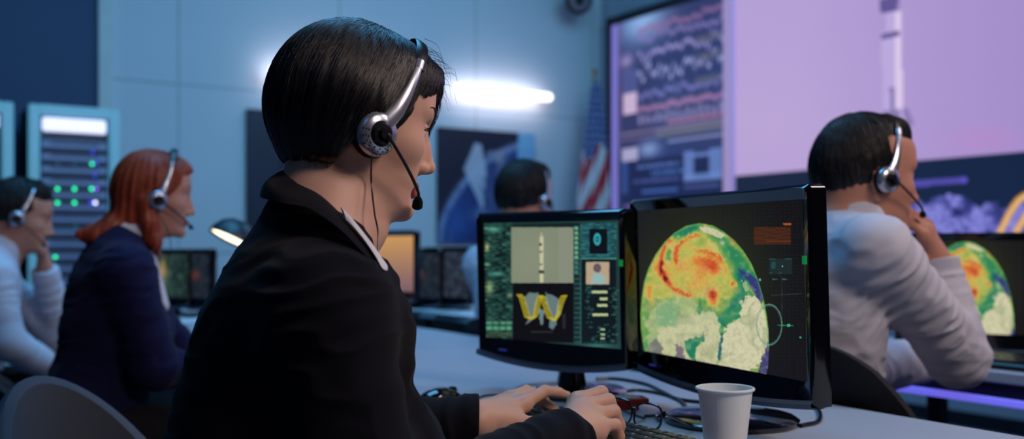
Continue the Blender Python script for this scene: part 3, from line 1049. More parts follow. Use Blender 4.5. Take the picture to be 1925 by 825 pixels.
        for i in range(120):      # nape ends
            y = rng.uniform(-.06, .02); s = A([-.075 + rng.rand() * .05, y, -.045]); e = s + A([.012 * rng.randn(), .004 * rng.randn(), -.030 - .018 * rng.rand()])
            ps.append([H.hl(q) for q in spline([s, (s + e) / 2 + A([-.004, 0, 0]), e], 7)])
        return ribbons(ps, .00035, n0)
    H.hair(hc, DARKHAIR, .0028, strands=7000, crown=(.02, .015, .125), wid=.0009, extra=fly, zmin=-.085)
    # eyebrows and lash lines follow the skin
    hch = head_chain(True)
    def surf(pts, off):
        q = A(pts, np.float32); MARGIN[0] = .1
        for _ in range(4):
            d = hch(q); g = np.stack([hch(q + np.float32(.0005) * np.eye(3, dtype=np.float32)[i]) - d for i in range(3)], 1) / .0005
            q = q - ((d - off) / np.maximum((g * g).sum(1), .2))[:, None] * g
        return [H.hl(x) for x in q]
    for s in (1, -1):
        bp = spline([(.102, s * .013, .0345), (.099, s * .026, .0395), (.090, s * .038, .0425), (.078, s * .050, .0385)], 14)
        m = MB(); m.tube(surf(bp, .0002), [.0012, .0022, .0027, .0029, .0029, .0028, .0026, .0024, .0021, .0018, .0015, .0012, .0009, .0005], 8); m.build('eyebrow', [mat('brow_hair', (62, 38, 34), .8)], H.root)
        lp = spline([(.0925, s * .0195, .0120), (.0935, s * .027, .0150), (.0915, s * .036, .0148), (.0840, s * .0445, .0115)], 12)
        m = MB(); m.tube(surf(lp, .0003), [.0006, .0011, .0014, .0016, .0017, .0018, .0018, .0018, .0017, .0015, .0012, .0006], 8); m.build('lash_line', [DARKHAIR], H.root)
    ps = []
    for s in (1, -1):
        for k in range(16):
            t = k / 15; a = A([.0925 - .008 * t, s * (.022 + .019 * t), .0135]); ps.append([H.hl(a), H.hl(a + A([.005, s * .001, .0010])), H.hl(a + A([.0085, s * (.001 + .004 * t), .0045]))])
    v, fq = ribbons(ps, .0004, 0); mkobj('eyelashes', v, fq, DARKHAIR, H.root)
    hs = headset(H, 'silver and black headset on the woman with the black bob haircut', True, cup=(.006, -.088, -.020), toe=.30, mic_w=P(786, 374, 1.236),
                 cable_to=[P(698, 340, 1.19), P(704, 400, 1.17), P(711, 440, 1.155), P(709, 500, 1.14)], mats=(SILVER, BLACKP, BLACKM), bandx=.050, rad=.86)
    return H
# ------------------------------------------------------------------ room and furniture
def area(name, loc, target, size, power, color, sy=None):
    l = bpy.data.lights.new(name, 'AREA'); l.energy = power; l.color = tuple(lin(color)); l.size = size
    if sy: l.shape = 'RECTANGLE'; l.size_y = sy
    o = bpy.data.objects.new(name, l); link(o); o.location = Vector([float(x) for x in loc]); d = Vector([float(x) for x in (A(target) - A(loc))])
    o.rotation_euler = d.to_track_quat('-Z', 'Y').to_euler(); return o


WALLM = mat('pale_wall_panel_paint', (200, 208, 216), .75, spec=.25, vary=(1.5, .03))


def panel_joints(m, sx, sz, dark=.86):
    """thin joints between wall panels, from object coordinates"""
    nt = m.node_tree; b = nt.nodes['Principled BSDF']
    tc = nt.nodes.new('ShaderNodeTexCoord'); sep = nt.nodes.new('ShaderNodeSeparateXYZ'); nt.links.new(tc.outputs['Object'], sep.inputs[0])
    outs = []
    for ax, s, off in ((0, sx, .35), (2, sz, .14)):
        a = nt.nodes.new('ShaderNodeMath'); a.operation = 'MULTIPLY_ADD'; a.inputs[1].default_value = 1 / s; a.inputs[2].default_value = off + 50
        nt.links.new(sep.outputs[ax], a.inputs[0])
        f = nt.nodes.new('ShaderNodeMath'); f.operation = 'FRACT'; nt.links.new(a.outputs[0], f.inputs[0])
        l = nt.nodes.new('ShaderNodeMath'); l.operation = 'LESS_THAN'; l.inputs[1].default_value = .014 / s; nt.links.new(f.outputs[0], l.inputs[0]); outs.append(l)
    mx = nt.nodes.new('ShaderNodeMath'); mx.operation = 'MAXIMUM'; nt.links.new(outs[0].outputs[0], mx.inputs[0]); nt.links.new(outs[1].outputs[0], mx.inputs[1])
    src = b.inputs['Base Color'].links[0].from_socket
    mix = nt.nodes.new('ShaderNodeMix'); mix.data_type = 'RGBA'; mix.blend_type = 'MULTIPLY'
    nt.links.new(mx.outputs[0], mix.inputs[0]); nt.links.new(src, mix.inputs[6]); mix.inputs[7].default_value = (dark * .8, dark * .8, dark * .8, 1)
    nt.links.new(mix.outputs[2], b.inputs['Base Color'])


panel_joints(WALLM, 1.22, 1.2)
DARKW = mat('dark_blue_wall_panel', (30, 62, 100), .6, vary=(2, .05))
CEILM = mat('ceiling_paint', (60, 80, 105), .9)
FLOORM = mat('grey_floor', (96, 102, 116), .55, vary=(3, .1))
DESKM = mat('pale_grey_desk_laminate', (172, 182, 196), .42, spec=.4, vary=(3, .04))
METAL = mat('dark_steel', (36, 42, 54), .4, metal=.6)
GLOSS = mat('glossy_black_plastic', (7, 7, 11), .10, spec=.6, coat=.6)
SATIN = mat('satin_black_plastic', (16, 17, 22), .35)
STRIP = mat('grey_bezel_strip', (96, 100, 118), .28, metal=.5)
SCREEN = mat_attr('screen_picture', .88, .30, .2)
PRINT = mat_attr('printed_picture', 1.0, .5, emissive=False)
CLOTHPR = mat_attr('printed_cloth', 1.0, .8, emissive=False)
CHAIRF = mat('charcoal_chair_fabric', (84, 92, 104), .95, spec=.15, bump=(600, .4, .0005))
CHAIRS = mat('chair_shell_plastic', (34, 60, 104), .3, spec=.5)
MESHB = mat('black_chair_mesh', (15, 18, 26), .8)
CUPM = mat('white_paper_cup', (238, 243, 241), .6, spec=.3, bump=(300, .08, .0003))
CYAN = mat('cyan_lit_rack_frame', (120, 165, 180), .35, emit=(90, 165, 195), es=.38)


def wall(name, p0, p1, z0, z1, mt, th=.12, out=None):
    """wall slab between room points p0,p1 (f,r); thickness goes to the side 'out' (f,r)"""
    a, b = RW(*p0, 0), RW(*p1, 0); d = unit(b - a); L = np.linalg.norm(b - a)
    o = U * out[0] + V * out[1]
    R = np.stack([d, np.cross([0, 0, 1], d), [0, 0, 1]], 1)
    c = (a + b) / 2 + o * th / 2
    m = MB(); m.box((0, 0, (z1 - z0) / 2), (L, th, z1 - z0))
    ob = m.build(name, [mt], None, smooth=False, world=False)
    ob.location = Vector((c[0], c[1], z0)); ob.rotation_euler = (0, 0, math.atan2(d[1], d[0]))
    tag(ob, kind='structure'); return ob


FW_, LW_, CE = 5.48, -7.18, 3.75
BK, RT = -1.9, 3.4


def room():
    c = RW((FW_ + BK) / 2, (LW_ + RT) / 2, 0)
    for nm, z, mt in (('floor', -.05, FLOORM), ('ceiling', CE + .05, CEILM)):
        m = MB(); m.box((0, 0, 0), (FW_ - BK + .3, RT - LW_ + .3, .1)); o = m.build(nm, [mt], None, False, world=False)
        o.location = Vector((c[0], c[1], z)); o.rotation_euler = (0, 0, ROOMYAW); tag(o, kind='structure')
    fx = F_at(199, LW_)
    wall('wall_left', (fx, LW_), (FW_, LW_), 0, CE, WALLM, out=(0, -1))
    wall('wall_back', (BK, LW_), (fx, LW_), 0, CE, DARKW, out=(0, -1))
    wall('trim_1', (fx - .05, LW_ + .03), (fx + .04, LW_ + .03), 0, CE, mat('pale_trim', (196, 204, 204), .5), th=.03, out=(0, -1))
    w = wall('wall_front', (FW_, LW_), (FW_, RT), 0, CE, mat('front_wall_paint', (150, 165, 185), .8, vary=(1.5, .03)), out=(1, 0))
    wall('wall_rear', (BK, LW_), (BK, RT), 0, CE, mat('rear_wall_paint', (60, 70, 90), .8), out=(-1, 0))
    wall('wall_right', (BK, RT), (FW_, RT), 0, CE, mat('side_wall_paint', (60, 70, 90), .8), out=(0, 1))
    for nm, a, b, o in (('baseboard_left', (fx, LW_ + .015), (FW_, LW_ + .015), (0, -1)), ('baseboard_front', (FW_ - .015, LW_), (FW_ - .015, RT), (1, 0))):
        wall(nm, a, b, 0, .09, METAL, th=.015, out=o)


def on_left(px, py, off=0.0):
    F = F_at(px, LW_ + off); p = RW(F, LW_ + off, 0); p[2] = z_at(py, p); return p


def on_front(px, py, off=0.0):
    f = FW_ - off; R = R_at(px, f); p = RW(f, R, 0); p[2] = z_at(py, p); return p


def wall_light(p0, p1, label):
    """tube from p0 to p1, both a few cm off the left wall"""
    p0, p1 = A(p0), A(p1); c = (p0 + p1) / 2
    t = thing('wall_light', label, 'wall light', c, ROOMYAW, 'glowing tube lights on the pale wall')
    d = unit(p1 - p0); m = MB(); r = .036
    pts = [p0 - d * r * .98] + [p0 - d * r * math.cos(a) for a in (.5, .9, 1.3)] + [p0, p1] + [p1 + d * r * math.cos(a) for a in (1.3, .9, .5)] + [p1 + d * r * .98]
    rr = [r * .2] + [r * math.sin(a) for a in (.5, .9, 1.3)] + [r, r] + [r * math.sin(a) for a in (1.3, .9, .5)] + [r * .2]
    m.tube(pts, rr, 20); m.build('tube', [TUBE], t)
    area('tube_glow', c - V * .042, c - V, float(np.linalg.norm(p1 - p0)), 1.7, (255, 244, 250), sy=.05)
    for q in (.15, .85):
        x = p0 + (p1 - p0) * q; m = MB(); m.box(x - V * .09, (.03, .13, .03), rotz(ROOMYAW)); m.build('bracket', [METAL], t)


TUBE = mat('lit_tube', (255, 250, 245), .4, emit=(255, 240, 250), es=2.4)


def poster(name, label, TL, TR, BL, paint, nu=120, nv=140):
    TL, TR, BL = [A(x) for x in (TL, TR, BL)]
    n = unit(np.cross(TR - TL, BL - TL)); n = n if n @ V > 0 else -n
    c = (TR + BL) / 2
    t = thing(name, label, 'poster', c, ROOMYAW)
    R = np.stack([unit(TR - TL), n, unit(TL - BL)], 1)
    m = MB(); m.box(c - n * .012, (np.linalg.norm(TR - TL), .02, np.linalg.norm(BL - TL)), R); m.build('backing_board', [mat('poster_edge', (26, 30, 44), .5)], t, False)
    pc = Pic(TL, TR, BL, nu, nv, (22, 26, 46)); paint(pc); pc.build('print', PRINT, t)


def paint_earth_poster(p):
    n1 = p.ns(9, 1); n2 = p.ns(25, 2)
    p.c[:] = (24, 28, 50)
    # limb of the planet
    dx = (p.X - 1030) / 215; dy = (p.Y - 500) / 238; r = np.hypot(dx, dy)
    ins = r < 1
    p.put(ins, (34, 62, 122)); p.put(np.exp(-((r - .985) / .03) ** 2), (172, 186, 214), .8)
    p.put(ins * np.clip(n1 * 1.2, 0, 1), (120, 140, 178)); p.put(ins * np.clip(-n2 - .1, 0, 1), (18, 34, 84))
    p.put(p.blob(858, 420, 22, 34), (64, 116, 190), .6)
    # spacecraft: white pointed body, mast and solar panel
    p.put(p.poly([(893, 268), (905, 272), (915, 330), (908, 395), (884, 345), (872, 318)]), (196, 202, 216), .9)
    p.put(p.poly([(915, 285), (945, 282), (940, 300), (915, 305)]), (128, 140, 170), .9)
    p.put(p.poly([(932, 285), (947, 278), (946, 330), (935, 345)], 3, .2), (164, 158, 168), .8)
    p.put(p.poly([(905, 330), (960, 300), (955, 420), (930, 450), (915, 400)], 8, .1), (70, 86, 126), .6)
    p.put(p.poly([(975, 246), (1008, 249), (1004, 305), (972, 318)]), (140, 196, 226), .95)
    for k in range(5): p.line([(979 + k * 6, 246), (976 + k * 6, 312)], .9, (104, 160, 204), .7, uv=False)


def paint_dark_poster(p):
    p.c[:] = (26, 36, 56); n = p.ns(7, 4); p.put(np.clip(n * .5, 0, 1), (34, 48, 74))
    p.box(0, 0, 1, 1, (18, 24, 38), .012)


def paint_wall_left(p):
    """waveforms and read-outs"""
    p.c[:] = (52, 58, 104); n = p.ns(30, 1); n2 = p.ns(60, 5); u, v = p.u, p.v
    p.put(np.clip(.5 + p.ns(4, 3), 0, 1) * .5, (40, 66, 128))
    p.put(p.blob(.28, .02, .22, .09, True), (150, 190, 245), .95)
    p.rect(0, 0, .055, 1, (128, 124, 214)); p.rect(.93, 0, 1, 1, (190, 170, 226), .8)
    p.rect(.062, 0, .085, .55, (120, 90, 150), .6)
    p.rect(.11, .31, .235, .40, (236, 206, 240), .85); p.rect(.10, .21, .24, .31, (96, 106, 176), .6); p.put(p.blob(.14, .17, .06, .03, True), (180, 160, 220), .8)
    for k, (yc, am, cc) in enumerate([(.055, .012, (150, 110, 160)), (.10, .016, (134, 122, 190)), (.165, .024, (168, 158, 224)), (.245, .030, (178, 182, 240)), (.33, .018, (126, 126, 200)), (.39, .012, (180, 130, 180))]):
        w = vnoise(np.stack([u * 60, u * 0 + k * 7.3, u * 0], -1)) * am + vnoise(np.stack([u * 15, u * 0 + k * 3.1, u * 0 + 5], -1)) * am * .8
        p.put(np.exp(-((v - yc - w) / .011) ** 2) * (u > .24) * (u < .93), cc, .9)
    for yc in (.215, .305, .145): p.rect(.72, yc, .9, yc + .028, (92, 96, 120), .7)
    p.rect(.24, .385, .93, .397, (150, 110, 165), .7)
    for k in range(14): p.rect(.25 + .05 * k, .41 + .02 * ((k * 7) % 5) / 5, .275 + .05 * k, .455, (158, 150, 205), .8)
    for k in range(26): p.rect(.5 + .017 * k, .455, .512 + .017 * k, .47, (205, 130, 170), .75)
    p.rect(.09, .475, .93, .49, (160, 140, 175), .6); p.rect(.40, .49, .93, .52, (112, 114, 132), .8)
    p.rect(.09, .50, .4, .512, (150, 120, 160), .5)
    p.rect(.10, .545, .24, .60, (206, 196, 236), .8); p.put(p.blob(.34, .56, .10, .035, True), (150, 180, 236), .8); p.rect(.5, .535, .93, .545, (160, 170, 220), .7)
    p.rect(.09, .60, .93, .88, (26, 38, 78), .75)
    rng = np.random.RandomState(4)
    for r_, (a, b, c_) in enumerate([(.24, .58, (96, 122, 196)), (.36, .60, (76, 120, 196)), (.20, .58, (88, 100, 176))]):
        y0 = .625 + r_ * .03
        x = a
        while x < b:
            w = .012 + rng.rand() * .03; p.rect(x, y0, x + w, y0 + .014, c_, .85); x += w + .010
    p.rect(.28, .73, .58, .742, (76, 120, 206), .8)
    for x0, x1, y0, y1 in ((.63, .71, .59, .70), (.83, .92, .59, .70), (.63, .92, .68, .71), (.70, .84, .60, .615)): p.rect(x0, y0, x1, y1, (110, 140, 210), .85)
    p.rect(.63, .725, .9, .737, (96, 110, 180), .6); p.rect(.10, .60, .15, .74, (60, 92, 170), .7)
    for y0 in (.785, .845):
        x = .12
        while x < .88:
            w = .015 + rng.rand() * .05
            if not .57 < x < .66: p.rect(x, y0, x + w, y0 + .018, (150, 116, 190), .75)
            x += w + .018
    p.put(p.blob(.17, .90, .06, .035, True), (226, 214, 250), .95)
    for k in range(5): p.rect(.1 + .15 * k, .95, .2 + .15 * k, .965, (120, 110, 190), .6)


def paint_wall_right(p):
    """lilac launch picture above, dark chart below"""
    n = p.ns(3, 2)
    p.c[:] = (190, 168, 224)
    p.put(np.clip((p.X - 1500) / 700, 0, 1), (158, 132, 204), .8)
    p.put(p.blob(1440, 240, 160, 150), (206, 178, 226), .35); p.put(p.blob(1850, 262, 60, 20), (206, 140, 206), .35)
    yb = 335 - (p.X - 1380) * .1193     # foot of the picture (its own bottom line on the screen plane)
    zb = z_at(332, on_front(1400, 332)); below = p.pos[:, 2] < zb
    # rocket
    p.put(p.poly([(1655, -60), (1690, -60), (1690, 20), (1655, 24)]), (140, 126, 184), .7)
    p.put(p.poly([(1653, 0), (1688, -8), (1686, 20), (1656, 26)]), (96, 86, 150), .9)
    p.put(p.poly([(1656, 26), (1692, 20), (1694, 212), (1660, 214)]), (196, 178, 232))
    p.put(p.poly([(1682, 22), (1694, 20), (1697, 205), (1684, 207)]), (232, 212, 246))
    p.put(p.poly([(1657, 64), (1690, 58), (1690, 68), (1658, 75)]), (100, 88, 152), .95)
    p.put(p.poly([(1657, 30), (1664, 28), (1666, 60), (1658, 60)]), (180, 160, 220))
    p.put(p.poly([(1672, 165), (1682, 163), (1684, 205), (1674, 206)]), (136, 122, 186), .9)
    p.put(p.poly([(1660, 208), (1706, 202), (1719, 234), (1690, 238), (1652, 228)]), (140, 124, 182), .9)
    p.put(p.poly([(1692, 205), (1697, 204), (1702, 236), (1694, 237)]), (204, 186, 234), .9)
    p.put(below, (28, 38, 66))
    p.put(below & (p.Y > 0) & (p.X > 1640), (24, 40, 72))
    p.line([(1640, 352), (1813, 338)], 6.0, (86, 80, 178), 1, uv=False); p.put(np.hypot(p.X - 1812, p.Y - 338) < 6, (104, 90, 214))
    cl = p.poly([(1690, 390), (1722, 372), (1745, 380), (1762, 366), (1790, 362), (1815, 378), (1825, 388), (1840, 392), (1870, 380), (1900, 388), (1960, 352), (2040, 330), (2090, 520), (1660, 520), (1640, 440)], 9, .09)
    nn = .5 + .5 * vnoise(np.stack([p.X * .22, p.Y * .22, p.X * 0 + 1], -1)); n3 = .5 + .5 * vnoise(np.stack([p.X * .05, p.Y * .05, p.X * 0 + 8], -1))
    p.put(cl & below, (84, 88, 176), .9); p.put((cl & below) * np.clip((nn + n3 - .75) * 2.2, 0, 1), (150, 150, 236)); p.put((cl & below) * np.clip(vnoise(np.stack([p.X * .5, p.Y * .5, p.X * 0 + 6], -1)) * 1.2, 0, 1), (70, 70, 160), .7); p.put((cl & below) * np.clip(.42 - n3, 0, .4) * 2.5, (34, 40, 96))
    for (a, b) in (((1878, 440), (1935, 366)), ((1908, 440), (1950, 392))):
        t = np.linspace(0, 1, 9); q = [(a[0] + (b[0] - a[0]) * x, a[1] + (b[1] - a[1]) * math.sin(x * PI / 2)) for x in t]
        p.line([q_ for q_ in q], 6.5, (216, 156, 70), 1, uv=False); p.line(q, 3.0, (250, 200, 130), 1, uv=False)


def video_wall():
    # left display
    off = .10
    zt = z_at(50, on_front(1148, 50, off)); R0, R1 = R_at(1151, FW_ - off), R_at(1379, FW_ - off); zb = 1.02
    f = FW_ - off
    t = thing('video_display', 'tall wall display full of lilac waveforms and readouts beside the flag', 'screen', RW(f, (R0 + R1) / 2, (zt + zb) / 2), ROOMYAW)
    TL, TR, BL = RW(f, R0, zt), RW(f, R1, zt), RW(f, R0, zb)
    Rm = rotz(ROOMYAW)
    m = MB(); c = RW(f + off / 2, (R0 + R1) / 2, (zt + zb) / 2)
    m.box(c, (off * .96, R1 - R0 + .0, zt - zb + .10), Rm); m.build('cabinet', [SATIN], t, False)
    m = MB(); m.box(RW(f - .0, (R0 + R1) / 2, zt + .035), (.05, R1 - R0, .07), Rm); m.box(RW(f - .0, R0 - .03, (zt + zb) / 2 + .02), (.05, .06, zt - zb + .11), Rm); m.build('bezel', [mat('display_edge', (24, 26, 36), .5)], t, False)
    pc = Pic(TL - U * .006, TR - U * .006, BL - U * .006, 260, 460); paint_wall_left(pc); pc.build('screen', SCREEN, t)
    # big display
    R2 = 1.0; zt2 = 3.45
    t = thing('video_wall', 'huge wall screen with a rocket on a lilac sky over a dark chart', 'screen', RW(f, (R1 + R2) / 2, (zt2 + zb) / 2), ROOMYAW)
    m = MB(); c = RW(f + off / 2, (R1 + R2) / 2 + .004, (zt2 + zb) / 2)
    m.box(c, (off * .96, R2 - R1 - .008, zt2 - zb + .04), Rm); m.build('cabinet', [SATIN], t, False)
    m = MB(); m.box(RW(f - .01, R1 + .012, (zt2 + zb) / 2), (.03, .020, zt2 - zb), Rm); m.box(RW(f - .01, (R1 + R2) / 2, zt2 + .02), (.03, R2 - R1, .04), Rm)
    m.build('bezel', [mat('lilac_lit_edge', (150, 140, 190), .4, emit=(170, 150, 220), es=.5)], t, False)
    pc = Pic(RW(f - .004, R1 + .02, zt2), RW(f - .004, R2, zt2), RW(f - .004, R1 + .02, zb), 560, 340); paint_wall_right(pc); pc.build('screen', SCREEN, t)


def paint_globe(p, full=True):
    """weather globe; traced in the pixels of a 770x825 enlargement"""
    X = (p.X - 1195) / .3636; Y = (p.Y - 400) / .3636
    p.c[:] = (19, 17, 23)
    n1 = vnoise(np.stack([X * .018, Y * .018, X * 0], -1)); n2 = vnoise(np.stack([X * .05, Y * .05, X * 0 + 4], -1)); n3 = vnoise(np.stack([X * .12, Y * .12, X * 0 + 7], -1))
    g = ((np.mod(X, 22) < 2) | (np.mod(Y, 18) < 2)); p.put(g, (38, 44, 50), .35)
    p.put(np.exp(-(((X - 330) / 480) ** 2 + ((Y - 350) / 520) ** 2) * 1.6), (58, 66, 36), .75)
    out = [(330, 54), (262, 68), (200, 104), (150, 152), (104, 215), (66, 290), (44, 360), (32, 440), (26, 520), (28, 600), (40, 690), (52, 760), (90, 860), (340, 980), (560, 960), (660, 900), (684, 795), (690, 690), (686, 600), (676, 520), (660, 440), (634, 350), (600, 265), (556, 195), (508, 140), (455, 98), (400, 66)]
    q = p.X.copy(); qx, qy = X, Y
    def poly(pts, warp=0):
        XX = qx + warp * (n2 + .6 * n3); YY = qy + warp * (n3 + .6 * n2)
        ins = np.zeros(len(XX), bool); k = len(pts)
        for i in range(k):
            x1, y1 = pts[i]; x2, y2 = pts[(i + 1) % k]
            if y1 == y2: continue
            m = ((y1 > YY) != (y2 > YY)) & (XX < (x2 - x1) * (YY - y1) / (y2 - y1) + x1); ins ^= m
        return ins
    def seg(pts, w, warp=9):
        XX = qx + warp * n2; YY = qy + warp * n3; d = np.full(len(XX), 1e9)
        for (x1, y1), (x2, y2) in zip(pts[:-1], pts[1:]):
            dx, dy = x2 - x1, y2 - y1; t = np.clip(((XX - x1) * dx + (YY - y1) * dy) / (dx * dx + dy * dy + 1e-9), 0, 1); d = np.minimum(d, np.hypot(XX - x1 - t * dx, YY - y1 - t * dy))
        return np.exp(-(d / w) ** 2)
    G = poly(out)
    # heat value -> colour ramp
    h = .475 + .05 * n1 + .05 * n2 + .02 * n3
    h += .16 * np.exp(-(((X - 300) / 190) ** 2 + ((Y - 330) / 150) ** 2)) + .12 * np.exp(-(((X - 370) / 70) ** 2 + ((Y - 270) / 50) ** 2))
    h += .30 * seg([(180, 140), (150, 180), (132, 230), (128, 290), (150, 345)], 17) + .16 * seg([(130, 250), (134, 300)], 9)
    h += .24 * seg([(150, 330), (185, 385), (240, 415), (275, 430)], 12) + .20 * seg([(72, 380), (66, 420), (84, 460)], 14)
    h += .26 * seg([(330, 115), (270, 125), (228, 160), (208, 210), (210, 255)], 11) + .20 * seg([(315, 195), (370, 200), (430, 225), (438, 245)], 10) + .12 * seg([(310, 245), (400, 250), (412, 300)], 26)
    h += .30 * seg([(402, 420), (404, 462)], 22) + .12 * seg([(440, 230), (470, 310), (505, 365)], 8) + .22 * seg([(500, 366), (516, 368)], 9)
    h += .12 * seg([(90, 230), (100, 290)], 18)
    h -= .26 * seg([(195, 110), (300, 78)], 26) + .18 * seg([(170, 160), (165, 240)], 13) + .22 * seg([(440, 120), (490, 200), (520, 260), (610, 330)], 46)
    h -= .16 * seg([(340, 430), (335, 520)], 13) + .26 * seg([(540, 330), (560, 400), (500, 520), (450, 560)], 34) + .10 * seg([(240, 340), (290, 330)], 30)
    h -= .10 * (Y > 440) * np.exp(-(((X - 250) / 300) ** 2))
    ks = [0, .18, .30, .42, .52, .62, .72, .84, 1.0]
    cs = [(44, 56, 120), (34, 120, 104), (52, 146, 92), (126, 168, 84), (196, 192, 92), (218, 178, 84), (226, 132, 60), (206, 72, 40), (96, 28, 36)]
    cm = np.stack([np.interp(np.clip(h, 0, 1), ks, [c[i] for c in cs]) for i in range(3)], -1)
    p.c = np.where(G[:, None], cm, p.c)
    pale = (214, 210, 168)
    p.put(G & poly([(100, 470), (200, 430), (300, 440), (330, 560), (420, 540), (440, 600), (400, 900), (40, 900), (60, 620), (40, 560)], 16), (190, 200, 148), .7)
    p.put(G & poly([(110, 600), (220, 550), (330, 520), (400, 500), (440, 580), (400, 860), (340, 900), (150, 760)], 12), pale, .85)
    p.put(G & poly([(330, 72), (400, 76), (470, 120), (440, 130), (390, 112), (345, 100)], 6), pale)
    p.put(G & poly([(545, 460), (570, 425), (610, 420), (650, 470), (676, 560), (690, 680), (640, 780), (420, 900), (430, 740), (450, 640), (470, 580), (520, 560), (535, 520)], 12), (218, 214, 176))
    p.put(G & poly([(545, 350), (575, 355), (590, 400), (560, 400)], 8), (170, 196, 140), .85); p.put(G * np.exp(-(((X - 448) / 12) ** 2 + ((Y - 156) / 12) ** 2)), pale, .9)
    p.put(G & poly([(96, 500), (180, 450), (240, 500), (205, 590), (120, 580)], 10), (112, 170, 130), .55)
    p.put(G & poly([(250, 660), (330, 640), (355, 610), (350, 660), (310, 690), (310, 770), (270, 740)], 6), (34, 130, 92))
    p.put(G & poly([(440, 620), (452, 620), (440, 760), (418, 760)], 4), (40, 106, 110)); p.put(G & poly([(320, 470), (345, 440), (340, 520), (325, 530)], 5), (60, 146, 84))
    p.put(G & poly([(430, 540), (500, 500), (545, 440), (540, 530), (470, 570)], 8), (44, 142, 92), .9)
    p.put(G & poly([(520, 285), (600, 320), (640, 350), (670, 440), (650, 470), (620, 430), (580, 350)], 8), (52, 56, 128), .95)
    p.put(G & poly([(470, 170), (560, 210), (628, 345), (560, 290), (510, 250)], 5), (46, 136, 88), .8); p.put(G * seg([(505, 150), (560, 215), (600, 280)], 12, 3), (150, 168, 70), .6); p.put(G * seg([(488, 128), (524, 160)], 8, 2), (214, 96, 50), .8)
    p.put(G & poly([(670, 700), (700, 640), (700, 830), (630, 830)], 5), (70, 66, 122)); p.put(G & poly([(100, 640), (60, 700), (60, 860), (150, 860), (140, 700)], 8), (110, 96, 118), .7); p.put(G & poly([(210, 680), (250, 700), (250, 760), (200, 760)], 8), (108, 92, 116), .8)
    n4 = vnoise(np.stack([X * .035 + n1 * 2, Y * .03, X * 0 + 2], -1)); p.put(G * np.clip(n4 - .05, 0, 1) * (Y > 380), (150, 160, 122), .55); p.put(G * np.clip(n3, 0, 1), (110, 120, 84), .22)
    p.put(G * np.clip(n2 - .25, 0, 1), (236, 230, 190), .35)
    rim = np.zeros(len(X)); 
    rim = np.maximum(rim, seg(out[:10], 7, 0)); p.put(G * rim, (120, 180, 84), .8); p.put(G * seg(out[-10:], 6, 0), (86, 164, 84), .8)
    if full:
        for k in range(9): p.rect(1417, 428 + k * 3.6, 1486, 429.6 + k * 3.6, (104, 52, 26), .9, uv=False)
        p.rect(1417, 426, 1487, 460, (86, 44, 26), .35, uv=False); p.rect(1472, 419, 1487, 423, (190, 90, 40), .9, uv=False)
        p.rect(1440, 452, 1487, 454, (120, 60, 30), .6, uv=False)
        for (x0, y0, x1, y1) in ((1446, 486, 1458, 488), (1474, 486, 1488, 488), (1446, 512, 1452, 514), (1463, 512, 1470, 514), (1452, 524, 1462, 525.6), (1470, 524, 1480, 525.6)): p.rect(x0, y0, x1, y1, (60, 120, 120), .9, uv=False)
        p.rect(1446, 486, 1489, 515, (34, 58, 62), .6, uv=False); p.rect(1450, 492, 1458, 505, (44, 100, 96), .6, uv=False); p.rect(1470, 500, 1471.5, 501.5, (220, 240, 230), 1, uv=False)
        e = np.hypot((X - 690) / 66, (Y - 578) / 104); p.put(np.abs(e - 1) < .035, (110, 170, 150), .75); p.put(np.abs(e - .92) < .012, (80, 120, 110), .5)
        p.line([(1462, 611), (1490, 612)], .7, (60, 150, 110), 1, uv=False); p.rect(1480, 609, 1485, 614, (60, 190, 130), 1, uv=False); p.rect(1503, 633, 1506, 636, (60, 190, 120), 1, uv=False)
        p.line([(1470, 520), (1470, 600)], .5, (50, 60, 66), 1, uv=False); p.line([(1450, 555), (1506, 552)], .5, (50, 70, 72), 1, uv=False)
        p.rect(1427, 524, 1430, 528, (120, 190, 180), 1, uv=False)


